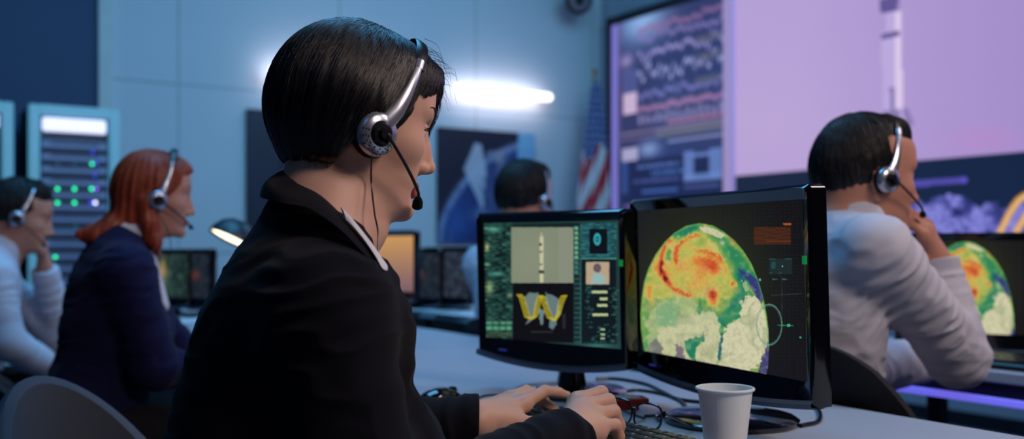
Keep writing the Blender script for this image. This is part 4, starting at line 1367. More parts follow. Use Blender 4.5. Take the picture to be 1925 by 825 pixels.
def paint_launch(p):
    """launch read-out screen: traced in the pixels of an 854x825 enlargement"""
    X = (p.X - 900) / .3396; Y = (p.Y - 400) / .3396
    R_ = lambda x0, y0, x1, y1, c, a=1.: p.put((X >= x0) & (X <= x1) & (Y >= y0) & (Y <= y1), c, a)
    def poly(pts, warp=0):
        n2 = vnoise(np.stack([X * .06, Y * .06, X * 0 + 4], -1)); XX = X + warp * n2; YY = Y + warp * np.roll(n2, 7)
        ins = np.zeros(len(XX), bool); k = len(pts)
        for i in range(k):
            x1, y1 = pts[i]; x2, y2 = pts[(i + 1) % k]
            if y1 == y2: continue
            m = ((y1 > YY) != (y2 > YY)) & (XX < (x2 - x1) * (YY - y1) / (y2 - y1) + x1); ins ^= m
        return ins
    p.c[:] = (18, 40, 40)
    n = vnoise(np.stack([X * .02, Y * .10, X * 0], -1)); n2 = vnoise(np.stack([X * .05, Y * .16, X * 0 + 3], -1))
    lf = X < 188
    p.put(lf, (30, 66, 60)); p.put(lf * np.clip(n * 1.6, 0, 1), (56, 96, 84), .8); p.put(lf * np.clip(-n2 * 1.8, 0, 1), (16, 28, 32)); p.put(lf * np.clip(n2 * 1.5 - .6, 0, 1), (90, 140, 118))
    for (x, y, rx, ry, c, a) in ((80, 90, 45, 14, (110, 200, 170), .8), (46, 190, 10, 22, (214, 204, 130), .9), (60, 415, 18, 34, (176, 196, 130), .8), (100, 338, 40, 12, (100, 190, 170), .7), (50, 286, 14, 9, (130, 210, 160), .7), (172, 456, 14, 12, (170, 190, 150), .7)):
        p.put(np.exp(-(((X - x) / rx) ** 2 + ((Y - y) / ry) ** 2)), c, a)
    for k in range(4): R_(44 + 36 * k, 600, 74 + 36 * k, 618, (110, 190, 150), .6); R_(44 + 36 * k, 628, 74 + 36 * k, 648, (110, 196, 150), .75)
    for k in range(3): R_(36, 662 + 10 * k, 186, 666 + 10 * k, (110, 120, 70), .6)
    p.put(np.exp(-(((Y - 708 - .05 * (X - 40)) / 9) ** 2)) * (X < 170) * (X > 34), (60, 170, 230), .95)
    R_(180, 80, 524, 388, (132, 142, 120)); p.put((X > 180) & (X < 524) & (Y > 80) & (Y < 388) & (X > 440), (150, 152, 138), .5); p.put(np.exp(-(((X - 300) / 150) ** 2 + ((Y - 250) / 150) ** 2)) * (X > 180) * (X < 524) * (Y < 388) * (Y > 80), (146, 150, 128), .6)
    R_(338, 130, 358, 386, (206, 204, 166)); R_(334, 168, 350, 182, (60, 74, 66)); R_(336, 210, 352, 220, (80, 92, 80)); R_(336, 280, 352, 290, (96, 104, 90)); R_(332, 318, 362, 336, (50, 66, 56)); R_(342, 110, 352, 132, (180, 178, 150))
    R_(188, 388, 528, 716, (17, 16, 21))
    p.put(poly([(262, 448), (330, 440), (322, 520), (300, 590), (262, 620), (280, 560), (258, 500)], 8), (126, 150, 146), .85)
    p.put(poly([(330, 520), (362, 540), (352, 612), (338, 616)], 6), (130, 156, 156), .85); p.put(poly([(366, 440), (440, 470), (450, 540), (412, 650), (396, 640), (398, 560), (372, 500)], 8), (120, 146, 150), .85)
    for k in range(4):
        o = k * 9 - 12
        pts = [(222 + o * .9, 452), (238 + o, 470), (252 + o, 520), (268 + o, 576), (292 + o * .4, 588), (312 + o * .8, 570), (326 + o, 500), (340 + o * .8, 458), (356 + o, 470), (374 + o, 530), (392 + o, 580), (420 + o * .4, 596), (440 + o * .7, 560), (452 + o, 500), (468 + o, 462), (482 + o * .4, 458)]
        d = np.full(len(X), 1e9)
        for (x1, y1), (x2, y2) in zip(pts[:-1], pts[1:]):
            dx, dy = x2 - x1, y2 - y1; t = np.clip(((X - x1) * dx + (Y - y1) * dy) / (dx * dx + dy * dy), 0, 1); d = np.minimum(d, np.hypot(X - x1 - t * dx, Y - y1 - t * dy))
        p.put(d < 2.2, (204, 188, 44), .95)
    R_(290, 656, 410, 662, (70, 70, 70), .7); R_(464, 560, 480, 640, (60, 62, 68), .6)
    # film-strip ladder
    R_(524, 70, 562, 724, (24, 50, 54))
    for k in range(24):
        y0 = 76 + k * 27; c = (120, 190, 150) if k < 7 else ((70, 130, 120) if k < 10 else (30, 42, 50)); R_(530, y0, 550, y0 + 17, c, .9); R_(530, y0 + 17, 562, y0 + 20, (86, 140, 120), .8)
    R_(562, 60, 566, 724, (70, 130, 120), .8)
    # right column
    R_(568, 56, 764, 250, (30, 74, 80)); p.put((X > 568) & (X < 764) & (Y > 56) & (Y < 250) & (n2 > .1), (62, 140, 146), .55)
    R_(612, 88, 712, 228, (16, 20, 28)); e = np.hypot((X - 656) / 20, (Y - 146) / 34); p.put((e < 1) & (e > .5), (54, 170, 176)); p.put((e < .3), (54, 150, 160))
    R_(568, 250, 764, 256, (80, 160, 150), .9)
    R_(572, 258, 776, 740, (18, 28, 34)); R_(594, 272, 722, 396, (190, 168, 140)); p.put((X > 594) & (X < 722) & (Y > 272) & (Y < 396) & (np.hypot((X - 656) / 22, (Y - 306) / 26) < 1), (104, 90, 98)); p.put(poly([(640, 330), (690, 340), (704, 392), (620, 392), (628, 350)], 5), (150, 190, 190), .9)
    for (x0, x1, y) in ((626, 712, 438), (670, 712, 476), (656, 712, 512), (630, 716, 564)): R_(x0, y - 7, x1, y + 7, (190, 204, 150))
    rng = np.random.RandomState(2)
    for k in range(70):
        x, y = rng.uniform(582, 756), rng.uniform(405, 725); 
        if 620 < x < 720 and y < 590: x = 590 + rng.rand() * 24 if rng.rand() < .5 else 728 + rng.rand() * 30
        R_(x, y, x + rng.uniform(6, 22), y + rng.uniform(4, 9), (60, 120, 110), .7)
    for y in (640, 668, 690): R_(674, y, 698, y + 10, (180, 210, 170), .9)
    p.put(np.exp(-(((X - 655) / 90) ** 2 + ((Y - 735) / 14) ** 2)), (70, 150, 140), .7)
    edge = (X > 760) | (Y < 66 - .02 * X) | (Y > 722 + .03 * (X - 560)); p.put(edge, (70, 120, 108), .35)


def dim_pic(kind):
    def f(p):
        n = p.ns(20, kind); p.c[:] = {0: (28, 44, 44), 1: (26, 34, 44), 2: (36, 40, 52), 3: (214, 160, 96)}[kind]
        if kind == 0:
            p.put(np.clip(n * 1.2, 0, 1), (60, 92, 84)); p.put(p.blob(.42, .42, .09, .26, True), (206, 160, 90), .9); p.put(p.blob(.4, .7, .2, .2, True), (70, 110, 90), .7)
        elif kind == 1: p.put(np.clip(n, 0, 1), (52, 62, 74)); p.put(p.blob(.5, .5, .16, .12, True), (120, 56, 46), .7)
        elif kind == 2: p.put(np.clip(n, 0, 1), (66, 84, 100)); p.put(p.blob(.30, .42, .08, .2, True), (196, 150, 96), .8)
        else: p.put(p.v, (120, 92, 110), .9)
    return f


def monitor(label, c, yaw, tilt, w, h, paint, nu, nv, tl=None, deskz=.79, bez=.022, group=None, hero=False, back=.045, baser=.11):
    """yaw: how far the left-to-right direction swings towards the viewer"""
    c = A(c, float); a = A([math.cos(yaw), -math.sin(yaw), 0]); n = A([-math.sin(yaw), -math.cos(yaw), 0])
    up = A([0, 0, 1]) * math.cos(tilt) + n * math.sin(tilt); nn = np.cross(a, up); nn = nn if nn @ n > 0 else -nn
    Rm = np.stack([a, -nn, up], 1); G = lambda x, y, z: c + Rm @ A([x, y, z])
    bc = c - n * back
    t = thing('monitor', label, 'monitor', (bc[0], bc[1], deskz), -yaw, group)
    top, ch = .021, .034
    # frame: front face ring and side walls, bowed lower edge
    def outline(sx, n_=11, e=0.):
        W = w / 2 + bez + e; r_ = .011; T_ = h / 2 + top + e; an = [i * PI / 10 for i in range(6)]; pts = [(-W + r_ - r_ * math.cos(q), T_ - r_ + r_ * math.sin(q)) for q in an] + [(W - r_ + r_ * math.sin(q), T_ - r_ + r_ * math.cos(q)) for q in an]
        for i in range(n_):
            q = 1 - 2 * i / (n_ - 1); pts.append((W * q, -h / 2 - ch - e - .017 * (1 - q * q)))
        return pts
    o = outline(0); m = MB(); k = len(o)
    inn = []
    for (x, z) in o: inn.append((max(-w / 2, min(w / 2, x)), max(-h / 2, min(h / 2, z))))
    ins = outline(0, e=-.005)
    v = [G(x, .001, z) for x, z in inn] + [G(x, -.006, z) for x, z in ins] + [G(x, 0.0, z) for x, z in o] + [G(x, .024, z) for x, z in o] + [G(x * .9, .036, z * .9) for x, z in o] + [G(x * .55, .052, z * .5) for x, z in o]
    f = []
    for L in range(5):
        for i in range(k): f.append((L * k + i, L * k + (i + 1) % k, (L + 1) * k + (i + 1) % k, (L + 1) * k + i))
    f.append(tuple(range(5 * k, 6 * k)))
    m.add(v, f); m.build('bezel', [GLOSS], t, True, 40)
    pc = Pic(G(-w / 2, .0005, h / 2), G(w / 2, .0005, h / 2), G(-w / 2, .0005, -h / 2), nu, nv); paint(pc); pc.build('screen', SCREEN, t)
    # strip along the bowed lower edge
    m = MB(); v = []; N = 15; W = w / 2 + bez - .001
    for i in range(N):
        q = -1 + 2 * i / (N - 1); z0 = -h / 2 - ch - .0175 * (1 - q * q)
        for (y, z) in ((-.0065, z0 + .011), (-.012, z0 + .006), (-.011, z0 - .001), (.0, z0 - .003), (.016, z0 - .001)): v.append(G(W * q, y, z))
    m.add(v, grid_faces(N, 5)); m.build('lower_strip', [STRIP], t)
    # stand
    m = MB(); bz = deskz + .014; nb = G(0, .045, -h / 2 + .03); b0 = A([bc[0], bc[1], bz])
    m.tube([nb, A([bc[0], bc[1], nb[2] - .05]), b0 + A([0, 0, .03]), b0], [.030, .030, .030, .036], 20, 0, True, flat=(1.0, .62), up=n)
    m.build('stand_neck', [GLOSS], t)
    m = MB(); m.lathe([(0, .0), (baser * .98, .0), (baser, .003), (baser, .008), (baser * .93, .013), (.04, .018), (0, .019)], (bc[0], bc[1], deskz), 56)
    m.build('stand_base', [GLOSS], t)
    if hero:
        m = MB(); m.box(G(-w / 2 + .055, -.0088, -h / 2 - ch * .62), (.020, .002, .0035), Rm); m.build('button', [mat('indicator_blue', (60, 70, 140), .4, emit=(40, 50, 150), es=.4)], t, False)
        m = MB(); m.box(G(w / 2 + bez * .5, -.008, h * .17), (.008, .002, .012), Rm); m.build('green_glint', [mat('green_glint_glow', (20, 120, 60), .4, emit=(20, 150, 80), es=.5)], t, False)  # glowing green square standing in for an LED reflected in the bezel
    return t


def desk(label, f0, f1, r0, r1, z=.79, th=.028, legs=(), group=None, led=False, panel=True):
    c = RW((f0 + f1) / 2, (r0 + r1) / 2, 0); t = thing('desk', label, 'desk', c, ROOMYAW, group); Rm = rotz(ROOMYAW)
    m = MB(); m.box(RW((f0 + f1) / 2, (r0 + r1) / 2, z - th / 2), (f1 - f0, r1 - r0, th), Rm, bev=.003); m.build('desktop', [DESKM], t, False)
    for r in (r0 + .06, r1 - .06) + tuple(legs):
        for f in (f0 + .05, f1 - .05):
            m = MB(); m.box(RW(f, r, (z - th) / 2), (.05, .05, z - th), Rm, bev=.004); m.build('leg', [METAL], t, False)
    m = MB(); m.box(RW(f1 - .05, (r0 + r1) / 2, z - th - .04), (.03, r1 - r0 - .17, .06), Rm); m.box(RW(f0 + .05, (r0 + r1) / 2, z - th - .03), (.03, r1 - r0 - .17, .045), Rm); m.build('frame_rail', [METAL], t, False)
    if led:
        m = MB(); m.box(RW(f0 - .006, (r0 + r1) / 2, z - th - .042), (.012, r1 - r0 - .02, .018), Rm, bev=.003)
        m.build('light_strip', [mat('violet_light_strip', (120, 116, 220), .4, emit=(106, 100, 226), es=.9)], t, False)
    return t


def office_chair(label, c, yaw, top=.86, group=None, tub=False, width=.46, mt=None, arms=False):
    """c: floor point under the seat; faces along yaw"""
    c = A(c, float); Rm = rotz(yaw); G = lambda x, y, z: A([c[0], c[1], 0]) + Rm @ A([x, y, z])
    t = thing('office_chair', label, 'chair', (c[0], c[1], 0), yaw, group)
    fab = mt or MESHB
    m = MB()
    v = []; N = 15; K = 12   # seat cushion
    pts = []
    for i in range(28):
        a = 2 * PI * i / 28; e = .55
        pts.append((.02 + .235 * abs(math.cos(a)) ** e * (1 if math.cos(a) > 0 else -1), .235 * abs(math.sin(a)) ** e * (1 if math.sin(a) > 0 else -1)))
    lay = [(.90, .415), (1., .43), (1.02, .45), (.98, .475), (.9, .487), (.5, .480), (.1, .478)]
    v = [G(x * s, y * s, z) for s, z in lay for x, y in pts]
    f = [(L * 28 + i, L * 28 + (i + 1) % 28, (L + 1) * 28 + (i + 1) % 28, (L + 1) * 28 + i) for L in range(len(lay) - 1) for i in range(28)] + [tuple(range(28))[::-1], tuple((len(lay) - 1) * 28 + i for i in range(28))]
    m.add(v, f); m.build('seat', [CHAIRF if tub else fab], t)
    if tub:
        nu, nv = 41, 12
        def sh(i, j, off, lift=0.):
            ph = (-1 + 2 * i / (nu - 1)) * 1.95; q = abs(ph) / 1.95
            zt = .55 + (top - .55) * (math.cos(min(1, q * 1.02) * PI) * .5 + .5) ** .75 + lift
            z = .44 + (zt - .44) * j / (nv - 1); s = (z - .44) / .42
            rx = .180 + off + .05 * s * math.cos(ph) * (1 if math.cos(ph) > 0 else .2); ry = .165 + off + .015 * s
            return G(.01 - rx * math.cos(ph), ry * math.sin(ph), z)
        def slab(o0, o1, nm, mt_, lift=0.):
            ou = [[sh(i, j, o1, lift) for j in range(nv)] for i in range(nu)]; inn = [[sh(i, j, o0, lift) for j in range(nv)] for i in range(nu)]
            v = []
            for i in range(nu):
                top_c = (ou[i][-1] + inn[i][-1]) / 2 + A([0, 0, abs(o1 - o0) * .38]); row = ou[i] + [ou[i][-1] * .7 + inn[i][-1] * .3 + A([0, 0, abs(o1 - o0) * .30])] + [top_c] + [ou[i][-1] * .3 + inn[i][-1] * .7 + A([0, 0, abs(o1 - o0) * .30])] + inn[i][::-1]
                v += row
            K = 2 * nv + 3; f = grid_faces(nu, K)
            f += [tuple(range(K)), tuple((nu - 1) * K + i for i in range(K))[::-1]] + [(i * K + K - 1, (i + 1) * K + K - 1, (i + 1) * K, i * K) for i in range(nu - 1)]
            mm = MB(); mm.add(v, f); return mm.build(nm, [mt_], t)
        slab(-.022, .012, 'backrest', CHAIRF); slab(.017, .034, 'shell', CHAIRS, -.050)
    else:
        nu, nv = 17, 12; v = []
        for side in (0, 1):
            for i in range(nu):
                for j in range(nv):
                    a = -1 + 2 * i / (nu - 1); b = j / (nv - 1)
                    wd = width / 2 * (1 - .28 * max(0, b - .35) ** 1.6 * 2.0) * (.86 + .14 * min(1, b * 4))
                    y = a * wd; z = .55 + (top - .55) * b - .05 * abs(a) ** 3.2 * max(0, (b - .5) * 2) + .02 * abs(a) ** 3 * (1 - b)
                    x = -.225 - .06 * b ** 1.4 + .055 * a * a + .02 * math.sin(b * PI) + (0 if side == 0 else -.030 * (1 - .55 * max(abs(a) ** 4, abs(2 * b - 1) ** 4)))
                    v.append(G(x, y, z))
        g = grid_faces(nu, nv); N0 = nu * nv; f = g + [tuple(N0 + i for i in q[::-1]) for q in g]
        for i in range(nu - 1):
            f += [(i * nv, N0 + i * nv, N0 + (i + 1) * nv, (i + 1) * nv), (i * nv + nv - 1, (i + 1) * nv + nv - 1, N0 + (i + 1) * nv + nv - 1, N0 + i * nv + nv - 1)]
        for j in range(nv - 1):
            f += [(j, j + 1, N0 + j + 1, N0 + j), ((nu - 1) * nv + j, N0 + (nu - 1) * nv + j, N0 + (nu - 1) * nv + j + 1, (nu - 1) * nv + j + 1)]
        m = MB(); m.add(v, f); m.build('backrest', [fab], t, True, 60)
        m = MB(); m.tube(spline([G(-.05, 0, .42), G(-.22, 0, .42), G(-.285, 0, .52), G(-.285, 0, .66)], 12), .022, 10); m.build('back_bar', [SATIN], t)
        for s in ((-1, 1) if arms else ()):
            m = MB(); m.tube(spline([G(.02, s * .2, .42), G(.02, s * .27, .45), G(.0, s * .275, .60), G(-.0, s * .275, .655)], 12), .014, 10)
            m.box(G(.0, s * .275, .665), (.22, .055, .025), Rm, bev=.008); m.build('armrest', [SATIN], t)
    m = MB(); m.cyl(G(0, 0, .10), G(0, 0, .30), .028, .028, 18); m.cyl(G(0, 0, .28), G(0, 0, .42), .018, .018, 16); m.build('gas_post', [SATIN], t)
    m = MB()
    for k in range(5):
        a = k * 2 * PI / 5; m.tube([G(0, 0, .10), G(.14 * math.cos(a), .14 * math.sin(a), .095), G(.28 * math.cos(a), .28 * math.sin(a), .075)], [.026, .020, .013], 10)
    m.build('star_base', [SATIN], t)
    for k in range(5):
        a = k * 2 * PI / 5; m = MB(); d = A([-math.sin(a), math.cos(a), 0]); p0 = A([.28 * math.cos(a), .28 * math.sin(a), .032]); m.cyl(G(*(p0 - d * .022)), G(*(p0 + d * .022)), .030, .030, 18)
        m.cyl(G(p0[0], p0[1], .045), G(p0[0], p0[1], .085), .008, .008, 8); m.build('caster', [BLACKP], t)
    return t


def rack(label, px0, px1, Rf, zt, full=True, seed=0):
    f0, f1 = F_at(px0, Rf), F_at(px1, Rf); w = f1 - f0; dp = .5; c = RW((f0 + f1) / 2, Rf - dp / 2, 0)
    t = thing('server_rack', label, 'server rack', c, ROOMYAW, 'server racks against the wall'); Rm = rotz(ROOMYAW)
    G = lambda f, r, z: RW(f, Rf + r, z)
    m = MB(); fm = (f0 + f1) / 2
    m.box(G(fm, -dp / 2 - .03, zt / 2 - .0), (w, dp - .06, zt - .02), Rm); m.build('cabinet', [mat('rack_cabinet', (44, 58, 76), .5)], t, False)
    m = MB(); b = .062
    for x in (f0 + b / 2, f1 - b / 2): m.box(G(x, -.028, zt / 2), (b, .055, zt), Rm, bev=.008)
    m.box(G(fm, -.028, zt - b / 2), (w - 2 * b, .055, b), Rm); m.box(G(fm, -.028, .05), (w - 2 * b, .055, .1), Rm)
    m.build('frame', [CYAN], t, False)
    m = MB(); m.box(G(fm, -.035, zt - .115), (w - 2 * b - .03, .03, .085), Rm, bev=.01); m.build('light_bar', [mat('rack_light_bar', (230, 225, 250), .4, emit=(232, 226, 255), es=1.0)], t, False)
    if not full: return t
    rng = np.random.RandomState(seed)
    zz = zt - .20; k = 0
    GR, BL, VI, WH, DG = [mat('led_' + n_, c_, .4, emit=c_, es=e_) for n_, c_, e_ in (('green', (40, 240, 160), 2.6), ('blue', (60, 60, 255), 2.4), ('violet', (150, 90, 255), 2.2), ('white', (225, 225, 255), 3.), ('dim', (30, 120, 110), .8))]
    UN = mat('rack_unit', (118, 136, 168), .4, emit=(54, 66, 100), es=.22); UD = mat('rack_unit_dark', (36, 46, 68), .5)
    S = FPX / c[1]
    leds = {258: [(108, DG, 3), (140, DG, 3), (174, GR, 4), (182, VI, 3.5)], 308: [(108, DG, 4), (141, DG, 3.5), (173, GR, 5), (181, BL, 3)], 355: [(108, GR, 5.5), (140, GR, 5.5), (172, GR, 5.5), (181, VI, 4.5)], 381: [(108, GR, 5.5), (140, GR, 5.5), (171, BL, 4), (179, WH, 5.5)], 425: [(142, DG, 4), (176, BL, 4.5)], 483: [(104, GR, 5)], 286: [(174, BL, 3)], 330: [(178, BL, 3)]}
    used = set()
    while zz > .15:
        hgt = .075; m = MB(); zc = zz - hgt / 2
        m.box(G(fm, -.045, zc), (w - 2 * b - .02, .05, hgt * .62), Rm, bev=.004); un = m.build('server_unit', [UN], t, False)
        m = MB(); m.box(G(fm, -.025, zc + .010), (w - 2 * b - .12, .012, .010), Rm); m.build('slot', [UD], un, False)
        for py, row in leds.items():
            q = G(fm, -.018, 0); zl = z_at(py, q)
            if py in used or not (zz - hgt * 1.05 < zl <= zz + .003): continue
            used.add(py)
            for (px, mt, rr) in row:
                ff = F_at(px, Rf - .018); cen = G(ff, -.018, 0); cen[2] = z_at(py, cen); r = rr * .55 / FPX * cen[1]
                m = MB(); m.cyl(cen, cen + V * .008, r, r * .7, 14); m.build('indicator_light', [mt], un)
        zz -= hgt
    return t


def flag():
    R = LW_ + .42; F = F_at(1118, R); base = RW(F, R, 0); zt = z_at(168, base)
    t = thing('flag', 'american flag hanging furled on a floor pole beside the wall display', 'flag', base, ROOMYAW)
    m = MB(); m.cyl(base + A([0, 0, .03]), A([base[0], base[1], zt + .12]), .014, .012, 14); m.build('pole', [mat('flag_pole', (120, 96, 60), .3, metal=.6)], t)
    m = MB(); m.lathe([(0, 0), (.15, 0), (.15, .02), (.06, .045), (.02, .07), (0, .07)], base, 30); m.build('base', [METAL], t)
    m = MB(); m.lathe([(0, 0), (.014, .006), (.024, .03), (.014, .055), (0, .07)], A([base[0], base[1], zt + .11]), 16); m.build('finial', [mat('brass', (170, 140, 70), .3, metal=.8)], t)
    H_ = 1.55; nu, nv = 120, 150; v = []; cc = []
    for i in range(nu):
        s = i / (nu - 1)
        for j in range(nv):
            q = j / (nv - 1); wd = .035 + .19 * q ** .75 + .03 * q; z = zt + .05 - H_ * q - .05 * abs(s - .5) * q
            a = (s - .5) * 2; x = a * wd - .04 * q * math.sin(q * 2); y = .045 * (.3 + .7 * q) * math.sin(s * 22 + q * 2.0) + .05 * math.cos(a * 1.4) * (1 if True else 0)
            p = base + U * x + V * (y + .0) ; v.append((p[0], p[1], z))
            # pattern: canton at the top, stripes slanting down with the folds
            k = (a * 2.6 + q * 3.0 + 1.2 * q * q)
            fx = (s * 3.2 + q * .6)
            if q < .37 + .05 * math.sin(s * 7) :
                st = (math.hypot(((s * 16 + int(q * 26) * .5) % 1) - .5, ((q * 26) % 1) - .5) < .27)
                c3 = (205, 208, 225) if st else (26, 46, 124)
            else: c3 = (196, 44, 58) if math.floor(k * 1.9) % 2 == 0 else (226, 222, 226)
            cc.append(c3)
    fc = grid_faces(nu, nv); o = mkobj('cloth', v, fc, [CLOTHPR], t, None, True)
    at = o.data.color_attributes.new('picture', 'FLOAT_COLOR', 'POINT'); at.data.foreach_set('color', np.concatenate([lin(A(cc)), np.ones((len(cc), 1))], 1).astype(np.float32).ravel())
    sol = o.modifiers.new('thick', 'SOLIDIFY'); sol.thickness = .002


def security_camera():
    w = on_left(1090, -12, .02); c = on_left(1088, 2, .34)
    t = thing('security_camera', 'dark round surveillance camera high in the corner by the wall display', 'camera', w, ROOMYAW)
    d = unit(A([0, 0, CZ]) - c); d = unit(d + V * .25); ex = unit(np.cross([0, 0, 1], d)); R = np.stack([ex, np.cross(d, ex), d], 1); s = c[1] / FPX
    m = MB(); m.lathe([(0, -.17), (.06, -.16), (.10, -.10), (.118, -.02), (.112, .02), (.088, .035), (.085, .02), (0, .02)], c, 36, R); m.build('housing', [SATIN], t)
    m = MB(); m.lathe([(.085, .016), (.080, .045), (.045, .055), (.040, .03), (0, .03)], c, 36, R); m.build('lens_ring', [mat('camera_ring', (120, 112, 124), .4)], t)
    m = MB(); m.lathe([(.040, .030), (.03, .050), (.012, .058), (0, .060)], c, 24, R); m.build('lens', [GLOSS], t)
    m = MB(); m.tube([w, (w + c) / 2 + A([0, 0, .05]), c - d * .1], .022, 10); m.build('arm', [METAL], t)
    m = MB(); m.box(w, (.10, .03, .14), rotz(ROOMYAW), bev=.006); m.build('wall_plate', [METAL], t, False)


def keyboard(label, f0, f1, r0, r1, z=.791, parts=True):
    fm, rm = (f0 + f1) / 2, (r0 + r1) / 2; t = thing('keyboard', label, 'keyboard', RW(fm, rm, z), ROOMYAW); Rm = rotz(ROOMYAW)
    T = Rm @ roty(-.045)
    c = RW(fm, rm, z + .011); m = MB(); m.box(c, (f1 - f0, r1 - r0, .014), T, bev=.004); m.build('body', [BLACKP], t, False)
    KM = mat('keycap', (34, 36, 46), .35, spec=.5); LG = mat('key_legend', (150, 160, 185), .5)
    n = 15; pitch = (r1 - r0 - .03) / n; rows = 6; ph = (f1 - f0 - .022) / rows
    G = lambda x, y, zz: c + T @ A([x, y, zz])
    widths = {0: [1] * 15, 1: [1] * 13 + [2], 2: [1.5] + [1] * 12 + [1.5], 3: [1.75] + [1] * 11 + [2.25], 4: [2.25] + [1] * 10 + [2.75], 5: [1.5, 1, 1.25, 6.25, 1.25, 1.25, 1, 1.5]}
    if not parts:
        m = MB()
        for r in range(rows):
            y = -(r1 - r0) / 2 + .015
            for w_ in widths[r]:
                m.box(G((rows / 2 - r - .5) * ph, y + w_ * pitch / 2, .010), (ph * .84, w_ * pitch - .003, .007), T); y += w_ * pitch
        m.build('key_block', [KM], t, False); return t
    for r in range(rows):
        y = -(r1 - r0) / 2 + .015
        for i, w_ in enumerate(widths[r]):
            m = MB(); yc = y + w_ * pitch / 2; xc = (rows / 2 - r - .5) * ph
            m.box(G(xc, yc, .0105), (ph * .86, w_ * pitch - .0026, .008), T, bev=.0016)
            if w_ < 3: m.box(G(xc + ph * .14, yc - pitch * .12, .0146), (ph * .20, pitch * .14, .0003), T, m=1); 
            m.build('key', [KM, LG], t, False); y += w_ * pitch
    return t


def eyeglasses():
    c0, c1 = P(1163, 773, 1.535), P(1218, 783, 1.500); mid = (c0 + c1) / 2; a = unit(c1 - c0); upv = unit(A([0, .25, 1.])); upv = unit(upv - a * (a @ upv)); n = np.cross(a, upv); n = n if n[1] < 0 else -n
    t = thing('eyeglasses', 'black-rimmed eyeglasses standing on the desk beside the typing hand', 'glasses', (mid[0], mid[1], .79))
    rim = MB(); W_, H_ = .0245, .0195
    def ring(c):
        out = []
        for i in range(37):
            q = 2 * PI * i / 36; e = .72; out.append(c + a * W_ * abs(math.cos(q)) ** e * np.sign(math.cos(q)) + upv * H_ * abs(math.sin(q)) ** e * np.sign(math.sin(q)))
        return out
    for c in (c0, c1): rim.tube(ring(c), .0017, 8, cap=False)
    rim.tube(spline([c0 + a * W_ * .98 + upv * .006, mid + upv * .009 - n * .002, c1 - a * W_ * .98 + upv * .006], 9), .0018, 8); rim.build('frame', [GLOSS], t)
    for c in (c0, c1):
        m = MB(); r = ring(c)[:-1]; v = [c + (p - c) * k - n * (.002 * (1 - k)) for k in (.96, .5) for p in r] + [c - n * .002]
        f = [(i, (i + 1) % 36, 36 + (i + 1) % 36, 36 + i) for i in range(36)] + [(36 + i, 36 + (i + 1) % 36, 72) for i in range(36)]
        m.add(v, f); o = m.build('lens', [LENS], t)
    for c, s in ((c0, -1), (c1, 1)):
        h = c + a * s * (W_ + .003) + upv * .008; e = h - n * .085 - a * s * .004 ; e[2] = max(.7935, e[2] - .012); e2 = h - n * .125 - a * s * .008; e2[2] = .7930
        m = MB(); m.tube(spline([c + a * s * W_ + upv * .008, h, h - n * .004, e, e2], 16), [.0022] * 12 + [.0024] * 4, 8, flat=(.8, 1.5)); m.box(h, (.005, .006, .007)); m.build('temple', [GLOSS], t)


LENS = mat('lens_glass', (235, 238, 250), .03, spec=.5, trans=1.0); LENS.node_tree.nodes['Principled BSDF'].inputs['IOR'].default_value = 1.15


def mouse():
    c = P(828, 758, 1.78); c[2] = .791; yaw = ROOMYAW + .25; Rm = rotz(yaw)
    t = thing('computer_mouse', 'dark glossy computer mouse lying left of the keyboard near the blazer sleeve', 'mouse', c, yaw)
    nu, nv = 25, 14; v = []
    for i in range(nu):
        u = i / (nu - 1); x = .056 * (1 - 2 * u); wd = .032 * (max(0, 1 - abs(2 * u - 1) ** 2.6)) ** .5 * (1 - .12 * math.sin(u * PI)); hh = .036 * (max(0, 1 - abs(2 * (u ** 1.15) - 1) ** 2.2)) ** .6
        for j in range(nv):
            q = PI * j / (nv - 1); v.append(c + Rm @ A([x, -wd * math.cos(q), hh * math.sin(q) ** .8]))
    m = MB(); m.add(v, grid_faces(nu, nv)); m.build('body', [GLOSS], t)
    m = MB(); v = []
    for i in range(9):
        u = .10 + .34 * i / 8; x = .056 * (1 - 2 * u); wd = .032 * (1 - abs(2 * u - 1) ** 2.6) ** .5 * (1 - .12 * math.sin(u * PI)); hh = .036 * (1 - abs(2 * (u ** 1.15) - 1) ** 2.2) ** .6
        for j in range(7):
            q = PI * (.30 + .40 * j / 6); v.append(c + Rm @ A([x, -wd * math.cos(q) * 1.01, hh * math.sin(q) ** .8 + .0008]))
    m.add(v, grid_faces(9, 7)); m.build('button_panel', [STRIP], t)
    m = MB(); cc = c + Rm @ A([.030, 0, .027]); m.cyl(cc - Rm @ A([0, .004, 0]), cc + Rm @ A([0, .004, 0]), .008, .008, 16); m.build('scroll_wheel', [BLACKP], t)
    z = .7925; W = lambda px, py: A([(px - CXP) / FPX * (CZ - z) * FPX / (py - HYP), (CZ - z) * FPX / (py - HYP), z])
    m = MB(); st = c + Rm @ A([.055, 0, .006])
    m.tube(spline([st, W(885, 757), W(905, 745), W(935, 742), W(965, 747), W(1010, 735), W(1075, 722)], 44), .0019, 8); m.build('cable', [BLACKP], t)


